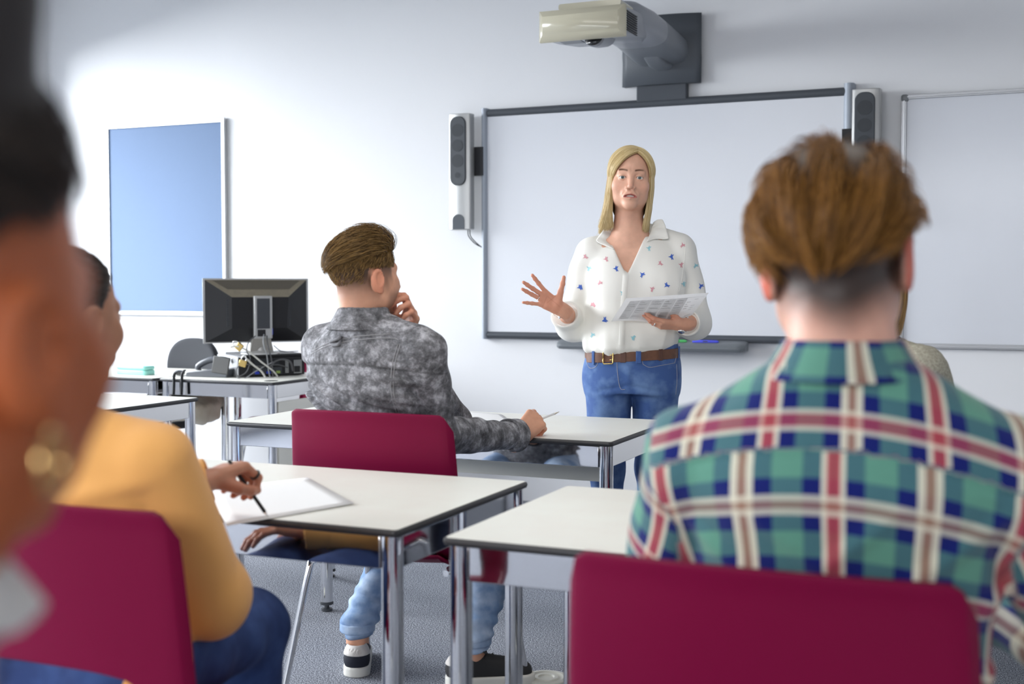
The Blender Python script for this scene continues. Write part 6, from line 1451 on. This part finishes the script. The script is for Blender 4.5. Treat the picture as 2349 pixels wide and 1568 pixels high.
def g_hair(P):
    Q = GH.L(P)/GS; d = ell(Q, (0, -0.020, 0.038), (0.083, 0.100, 0.088)); d = smin(d, cap(Q, (0, -0.075, 0.0), (0.01, -0.085, -0.15), 0.062, 0.040), 0.03)
    d = smin(d, cap(Q, (0.058, -0.03, 0.0), (0.072, -0.055, -0.165), 0.026, 0.014), 0.02); return smax(d, np.minimum(Q[:, 1]-0.02, 0.02-0.0*Q[:, 0])*1.0 - 0.0 if False else (Q[:, 1]-0.045+0.0*Q[:, 2]), 0.01)*GS
ghair = gm.sdf('hair', g_hair, *bb([GH.W((-0.11, -0.15, -0.2)), GH.W((0.11, 0.08, 0.14)), GH.W((0.11, -0.15, 0.1)), GH.W((-0.11, 0.08, 0.1))], 0.02), 0.004, mat('golden_brown_hair', (0.13, 0.07, 0.022), 0.4, noise=(60, (0.30, 0.18, 0.06), 0.4, 0.6)))
st = []; r_ = np.random.default_rng(9)
for i in range(900):
    sx = 1 if r_.random() < 0.6 else -1; y0 = -0.09 + 0.09*r_.random(); x0 = 0.070+0.018*r_.random() - 0.2*max(-y0-0.05, 0); L_ = 0.16 + 0.04*r_.random()
    st.append(GH.W(np.array([(sx*(x0 + 0.012*math.sin(3*t) - 0.010*t*t), y0 - 0.02*t, 0.02 - L_*t*1.05) for t in np.linspace(0, 1, 9)])*GS))
gm.curves('hair_strands', st, 0.0009, hair_mat('golden_brown_strands', (0.10, 0.05, 0.015), (0.42, 0.25, 0.08), 0.35), ghair, 0.4)
# dark bag on the seat behind the denim person
bg = empty('waist_bag', (-1.575, 3.06, 0.461), 0.1, 'black bag with a blue pocket on the seat behind the grey denim shirt', 'bag')
V, F = net(lambda P: rbox(P, (0, 0, 0.032), (0.085, 0.030, 0.032), 0.024) + 0.002*vnoise(P, 60, 2), (-0.11, -0.06, -0.02), (0.11, 0.06, 0.09), 0.004); link('bag_body', mesh_from('bag_body', V, F), mat('black_nylon', (0.012, 0.012, 0.014), 0.6), bg)
box('pocket', -0.055, 0.005, -0.036, -0.029, 0.022, 0.046, mat('blue_nylon', (0.02, 0.05, 0.45), 0.5), bg, 0.002, M=Matrix.Rotation(0.35, 4, 'Y')); box('zip_pull', 0.012, 0.03, -0.036, -0.029, 0.03, 0.04, M_silver, bg, 0.001)
# ------------------------------------------------------------------ things on and round the computer desk
ZT = 0.7205
# desktop computer lying flat
pcx, pcy = -4.03, 5.775
pc_ = empty('desktop_computer', (pcx, pcy, ZT), 0.95, 'black and silver desktop computer lying flat under the monitor', 'computer')
box('case', -0.19, 0.19, -0.16, 0.19, 0.004, 0.108, M_black, pc_, 0.004)
box('side_panel', -0.196, -0.15, -0.158, 0.19, 0.002, 0.112, mat('pc_silver', (0.55, 0.56, 0.58), 0.35, 0.5), pc_, 0.004)
box('top_cover', -0.15, 0.185, -0.168, 0.185, 0.108, 0.122, M_black, pc_, 0.003)
bm = bmesh.new()
for i in range(7):
    add_box(bm, -0.10, 0.04, -0.163, -0.159, 0.058+i*0.0062, 0.061+i*0.0062)
bm_obj('vent_grille', bm, M_dark, pc_)
M_perf = mat('perforated_steel', (0.62, 0.62, 0.60), 0.35, 0.6)
def perf(name, x0, x1, z0, z1, st_, par):
    bm = bmesh.new(); n1, n2 = int((x1-x0)/st_), int((z1-z0)/st_)
    for i in range(n1):
        for j in range(n2): add_box(bm, x0+i*st_+st_*0.18, x0+(i+1)*st_-st_*0.18, -0.164, -0.161, z0+j*st_+st_*0.18, z0+(j+1)*st_-st_*0.18)
    return bm_obj(name, bm, M_perf, par)
perf('perforated_plate', 0.075, 0.10, 0.016, 0.092, 0.0068, pc_)
perf('perforated_plate', 0.125, 0.178, 0.012, 0.092, 0.0068, pc_)
box('power_inlet', 0.128, 0.160, -0.170, -0.161, 0.020, 0.052, M_black, pc_, 0.001); box('port_strip', -0.11, 0.055, -0.166, -0.158, 0.012, 0.05, M_dark, pc_, 0.001)
for x, c in ((-0.10, (0.02, 0.05, 0.5)), (-0.035, (0.02, 0.05, 0.5)), (0.02, (0.30, 0.42, 0.10))): box('socket', x, x+0.022, -0.176, -0.164, 0.016, 0.030, mat('port_%d' % int(c[0]*100+c[1]*1000), c, 0.4), pc_, 0.001)
# monitor seen from behind
mo = empty('monitor', (-4.005, 5.70, ZT+0.122), 0.85, 'black computer monitor seen from behind on a silver stand', 'monitor')
mw, mh = 0.292, 0.176; zc = 0.238
box('screen', -mw, mw, 0.024, 0.034, zc-mh, zc+mh, mat('screen_black', (0.01, 0.01, 0.012), 0.15), mo, 0.002)
bm = bmesh.new(); a = [bm.verts.new((sx*mw, 0.024, zc+sz*mh)) for sx, sz in ((-1,-1),(1,-1),(1,1),(-1,1))]; b_ = [bm.verts.new((x, -0.040, z)) for x, z in ((-0.150, zc-0.095), (0.155, zc-0.095), (0.165, zc+0.075), (-0.150, zc+0.075))]
M_toplit = mat('warm_lit_black_plastic', (0.26, 0.225, 0.16), 0.6, noise=(40, (0.22, 0.19, 0.14), 0.3, 0.7))  # warm ceiling reflection on the top face, put into the colour
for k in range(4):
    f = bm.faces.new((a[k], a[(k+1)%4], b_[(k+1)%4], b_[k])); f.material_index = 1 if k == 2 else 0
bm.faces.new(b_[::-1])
bmesh.ops.recalc_face_normals(bm, faces=bm.faces); me = bpy.data.meshes.new('rear_shell'); bm.to_mesh(me); bm.free(); shell = link('rear_shell', me, [M_black, M_toplit], mo, False)
def on_top(u, v):                                                        # u across, v from outer edge to inner edge
    p = np.array((-mw, 0.024, zc+mh))*(1-u) + np.array((mw, 0.024, zc+mh))*u; q = np.array((-0.150, -0.040, zc+0.075))*(1-u) + np.array((0.165, -0.040, zc+0.075))*u; return p*(1-v) + q*v + np.array((0, -0.001, 0.0012))
bm = bmesh.new(); vs = [bm.verts.new(on_top(u, v)) for u, v in ((0.06, 0.10), (0.94, 0.10), (0.90, 0.58), (0.10, 0.58))]; bm.faces.new(vs); bm_obj('top_vent', bm, mat('warm_lit_vent', (0.115, 0.10, 0.075), 0.7, bump=(900, 0.5)), shell)  # vent tone carries the same painted reflection
for sx in (-1, 1):
    bm = bmesh.new()
    for k in range(16): add_box(bm, sx*0.168-0.010, sx*0.168+0.010, -0.0335, -0.0305, zc-0.085+k*0.0095, zc-0.080+k*0.0095)
    bm_obj('side_vent', bm, M_dark, shell)
box('edge_trim', -mw-0.003, mw+0.003, 0.020, 0.0245, zc-mh-0.002, zc+mh+0.002, M_silver, mo, 0.001)
bm = bmesh.new(); add_prism(bm, [(-0.05, 0.085), (0.05, 0.085), (0.05, 0.32), (-0.05, 0.32)], 0.0, 0.028, Matrix.Translation((0.015, -0.045, 0)) @ WALLM); sc_ = bm_obj('stand_column', bm, M_silver, mo, bevel=0.004)
bm = bmesh.new(); add_prism(bm, [(-0.036, 0.14), (0.036, 0.14), (0.036, 0.306), (-0.036, 0.306)], 0.026, 0.031, Matrix.Translation((0.015, -0.045, 0)) @ WALLM); bm_obj('column_inset', bm, M_dark, sc_, bevel=0.001)
box('cable_slot', -0.018, 0.026, -0.0755, -0.066, 0.098, 0.135, M_black, sc_)
loft_obj('stand_foot', [[(x*w_+0.005, y, z) for x, y in ((-1, -0.073), (1, -0.073), (1, -0.045), (-1, -0.045))] for w_, z in ((0.066, 0.001), (0.062, 0.03), (0.05, 0.086))], mat('stand_dark_silver', (0.36, 0.345, 0.31), 0.4, 0.5), mo, False)  # foot in a darker silver than the column
lathe('stand_base', [(0.105, 0.0), (0.105, 0.008), (0.095, 0.012), (0.05, 0.02), (0.036, 0.06), (0.012, 0.068)], M_silver, mo, 32, Matrix.Translation((0.005, -0.03, 0)))
box('blue_plug', 0.060, 0.074, -0.050, -0.036, 0.105, 0.14, mat('plug_blue', (0.02, 0.06, 0.62), 0.4), mo, 0.002)
# cables
def cable(path, r, m, lab): 
    o = empty('cable', tuple(path[0]), 0, lab, 'cable', 'cables behind the computer'); b0 = Vector(path[0]); bm = bmesh.new(); add_tube(bm, [p-b0 for p in spline(path, 8)], r, 8); bm_obj('cord', bm, m, o, smooth=True); return o
M_cab = mat('grey_cable', (0.10, 0.10, 0.105), 0.45); M_wcab = mat('white_cable', (0.66, 0.65, 0.60), 0.4); M_lcab = mat('pale_grey_cable', (0.34, 0.35, 0.36), 0.4)
DP = lambda x, y, Z=6.12: atd(x, y, Z)
def W_(x, y, Y=5.47):                                                     # on a plane just in front of the computer's rear panel
    n = np.array((math.sin(0.95), -math.cos(0.95), 0)); A = np.array((-4.007, 5.525, 0)) + n*(0.035 + (5.47-Y)*0.6); d = ray(x, y); t = ((A-CAM) @ n)/(d @ n); return CAM + t*d
cable([W_(612, 765, 5.60), W_(614, 790), W_(622, 820), W_(625, 850), W_(627, 873)], 0.0036, M_cab, 'dark cable dropping from the monitor stand to the desk cable hole')
cable([W_(606, 762, 5.60), W_(604, 785), W_(612, 815), W_(616, 850), W_(622, 873)], 0.0034, M_lcab, 'pale grey cable dropping from the monitor stand beside the dark one')
cable([W_(586, 770, 5.58), W_(570, 785), W_(566, 805), W_(574, 822), W_(566, 852), W_(545, 862), W_(543, 845), W_(560, 835), W_(600, 840), W_(634, 836), W_(660, 842)], 0.0030, M_cab, 'thin dark cable looping across the back of the desktop computer')
cable([W_(618, 842), W_(632, 828), W_(650, 824), W_(666, 830), W_(672, 850, 5.485)], 0.0052, M_cab, 'thick dark power lead arching into the desktop computer')
cable([W_(528, 796, 5.52), W_(545, 794, 5.50), W_(570, 806), W_(600, 830), W_(628, 852), W_(642, 872)], 0.0048, M_wcab, 'white security cable running from the upper padlock to the desk')
cable([W_(566, 823, 5.46), W_(580, 836), W_(600, 852), W_(613, 874, 5.44)], 0.0055, M_wcab, 'white security cable running down from the lower padlock')
cable([W_(543, 866, 5.44), W_(560, 868, 5.43), W_(585, 852), W_(610, 838), W_(626, 830)], 0.0028, M_lcab, 'thin pale cable lying in a loop on the computer desk')
cable([W_(628, 792, 5.72), W_(640, 802, 5.75), W_(652, 806, 5.80), W_(684, 805, 5.95)], 0.0025, M_black, 'thin black lead curling away right of the monitor stand')
def padlock(x, y, Y, rot, lab):
    p = W_(x, y, Y); o = empty('padlock', tuple(p), rot, lab, 'padlock', 'brass padlocks'); o.rotation_euler = (0, rot, 0.2)
    box('lock_body', -0.020, 0.020, -0.008, 0.008, -0.018, 0.018, M_brass, o, 0.003)
    tube('shackle', spline([(-0.013, 0, 0.016), (-0.013, 0, 0.030), (0, 0, 0.044), (0.013, 0, 0.030), (0.013, 0, 0.016)], 6), 0.0032, M_alu, o, 10); return o
padlock(549, 795, 5.50, -0.9, 'brass padlock on top of the desktop computer'); padlock(557, 833, 5.45, 0.25, 'brass padlock hanging at the back of the desktop computer')
# desk phone
ph = empty('desk_phone', (-4.165, 5.565, ZT), 0.06, 'dark grey desk phone with raised screen on the computer desk', 'telephone')
M_phone = mat('phone_grey', (0.085, 0.092, 0.105), 0.32); M_phd = mat('phone_screen_back', (0.035, 0.034, 0.032), 0.45)
bm = bmesh.new(); add_prism(bm, [(-0.165, 0.0), (0.095, 0.0), (0.105, 0.045), (0.085, 0.052), (-0.160, 0.026)], -0.08, 0.10, Matrix(((1,0,0,0),(0,0,1,0),(0,1,0,0),(0,0,0,1)))); bm_obj('base', bm, M_phone, ph, bevel=0.004)
box('screen_flap', -0.052, 0.052, -0.004, 0.005, 0.0, 0.092, M_phd, ph, 0.004, M=Matrix.Translation((0.055, -0.082, 0.022)) @ Matrix.Rotation(0.12, 4, 'Y') @ Matrix.Rotation(-0.12, 4, 'X'))
tube('handset', spline([(-0.115, -0.03, 0.036), (-0.108, -0.03, 0.060), (-0.05, -0.02, 0.088), (0.02, -0.01, 0.094), (0.065, 0.0, 0.086)], 6), 0.017, M_phone, ph, 16)
lathe('mouthpiece', [(0.012, -0.012), (0.030, -0.006), (0.032, 0.004), (0.018, 0.014), (0.004, 0.016)], mat('phone_dark_gloss', (0.05, 0.052, 0.055), 0.25), ph, 24, Matrix.Translation((-0.225, -0.05, 0.016)))
for k, (x0, x1) in enumerate(((400, 409), (412, 424))):
    a_, b2, c2 = ony(x1, 852-4*k, 5.37), ony(x0+6*k, 858, 5.325), ony(x0-2+6*k, 905, 5.318)
    base_p = Vector((ph.location)); Rz_ = Matrix.Rotation(-0.06, 4, 'Z'); pts = spline([a_, b2, (b2+c2)/2, c2], 14); bm = bmesh.new(); cl = []
    n = 420
    for i in range(n):
        t = i/(n-1)*(len(pts)-1); q = int(min(t, len(pts)-2)); p = pts[q].lerp(pts[q+1], t-q); an = i*0.62; cl.append(Rz_ @ (p + Vector((math.cos(an)*0.0065, math.sin(an)*0.0065, 0)) - base_p))
    add_tube(bm, cl, 0.0021, 6); bm_obj('coiled_cord', bm, M_black, ph, smooth=True)
# mint case on the side desk
mc = empty('mint_case', tuple(onz(311, 858, ZT)), -0.10, 'mint green hard case on the desk left of the office chair', 'case')
M_mint = mat('mint_plastic', sr(140, 208, 196), 0.35); bm = bmesh.new(); add_prism(bm, rrect(0.235, 0.085, 0.02, 5), 0.0, 0.027); bm_obj('case_base', bm, M_mint, mc, bevel=0.006, seg=3)
bm = bmesh.new(); add_prism(bm, rrect(0.235, 0.085, 0.02, 5), 0.0282, 0.050); bm_obj('lid', bm, M_mint, mc, bevel=0.008, seg=3)
# office chair with a jacket on its seat
M_fab = mat('charcoal_fabric', (0.018, 0.020, 0.026), 0.9, bump=(700, 0.3), sheen=0.1)
oc = empty('office_chair', (-4.735, 5.84, 0), PI-0.15, 'charcoal swivel chair between the desks, a beige jacket on its seat', 'office chair')
def ob(P):
    x = P[:, 0]; yb_ = -0.21 + 0.30*x*x; q = np.stack([x, P[:, 1]-yb_, P[:, 2]-0.70], 1)
    e = (np.abs(q[:, 0]/0.215)**2.6 + np.abs(q[:, 2]/0.205)**2.6)**(1/2.6); return smax((e-1)*0.2, np.abs(q[:, 1])-0.024, 0.02)
V, F = net(ob, (-0.26, -0.28, 0.45), (0.26, -0.1, 0.95), 0.009); link('backrest', mesh_from('backrest', V, F), M_fab, oc)
V, F = net(lambda P: rbox(P, (0, 0.04, 0.47), (0.225, 0.225, 0.035), 0.034), (-0.27, -0.22, 0.41), (0.27, 0.3, 0.53), 0.009); link('seat', mesh_from('seat', V, F), M_fab, oc)
tube('back_post', spline([(0, -0.05, 0.425), (0, -0.20, 0.425), (0, -0.245, 0.50), (0, -0.235, 0.62)]), 0.018, M_black, oc)
box('tilt_mechanism', -0.08, 0.08, -0.08, 0.10, 0.375, 0.435, M_black, oc, 0.012); tube('lever', [(0.05, 0.02, 0.40), (0.22, 0.03, 0.395)], 0.008, M_black, oc)
tube('gas_column', [(0, 0, 0.09), (0, 0, 0.38)], 0.026, M_black, oc, 18)
for k in range(5):
    a = 2*PI*k/5 + 0.3; l = tube('base_arm', [(0, 0, 0.10), (0.28*math.cos(a), 0.28*math.sin(a), 0.065)], [0.026, 0.016], M_black, oc)
    lathe('castor', [(0.010, -0.012), (0.026, -0.010), (0.026, 0.010), (0.010, 0.012)], M_black, l, 16, Matrix.Translation((0.28*math.cos(a), 0.28*math.sin(a), 0.027)) @ Matrix.Rotation(PI/2, 4, Vector((math.cos(a), math.sin(a), 0))))
jk = empty('jacket', (-4.60, 5.76, 0.507), 0.15, 'beige jacket folded over the charcoal office chair seat', 'jacket')
def jf(P):
    d = rbox(P, (0, 0, 0.045), (0.19, 0.20, 0.045), 0.045); d = smin(d, rbox(P, (0.19, -0.06, -0.01), (0.05, 0.16, 0.06), 0.035), 0.05); d = smin(d, rbox(P, (0.0, -0.21, 0.0), (0.17, 0.035, 0.065), 0.03), 0.05)
    return d + 0.012*vnoise(P*np.array((1.0, 0.7, 1.6), np.float32), 26, 4) + 0.006*vnoise(P*np.array((0.6, 1, 1), np.float32), 60, 7)
V, F = net(jf, (-0.26, -0.3, -0.12), (0.30, 0.26, 0.13), 0.008); link('folded_cloth', mesh_from('folded_cloth', V, F), mat('beige_cotton', sr(232, 222, 204), 0.9, noise=(12, sr(214, 200, 178), 0.4, 0.7)), jk)
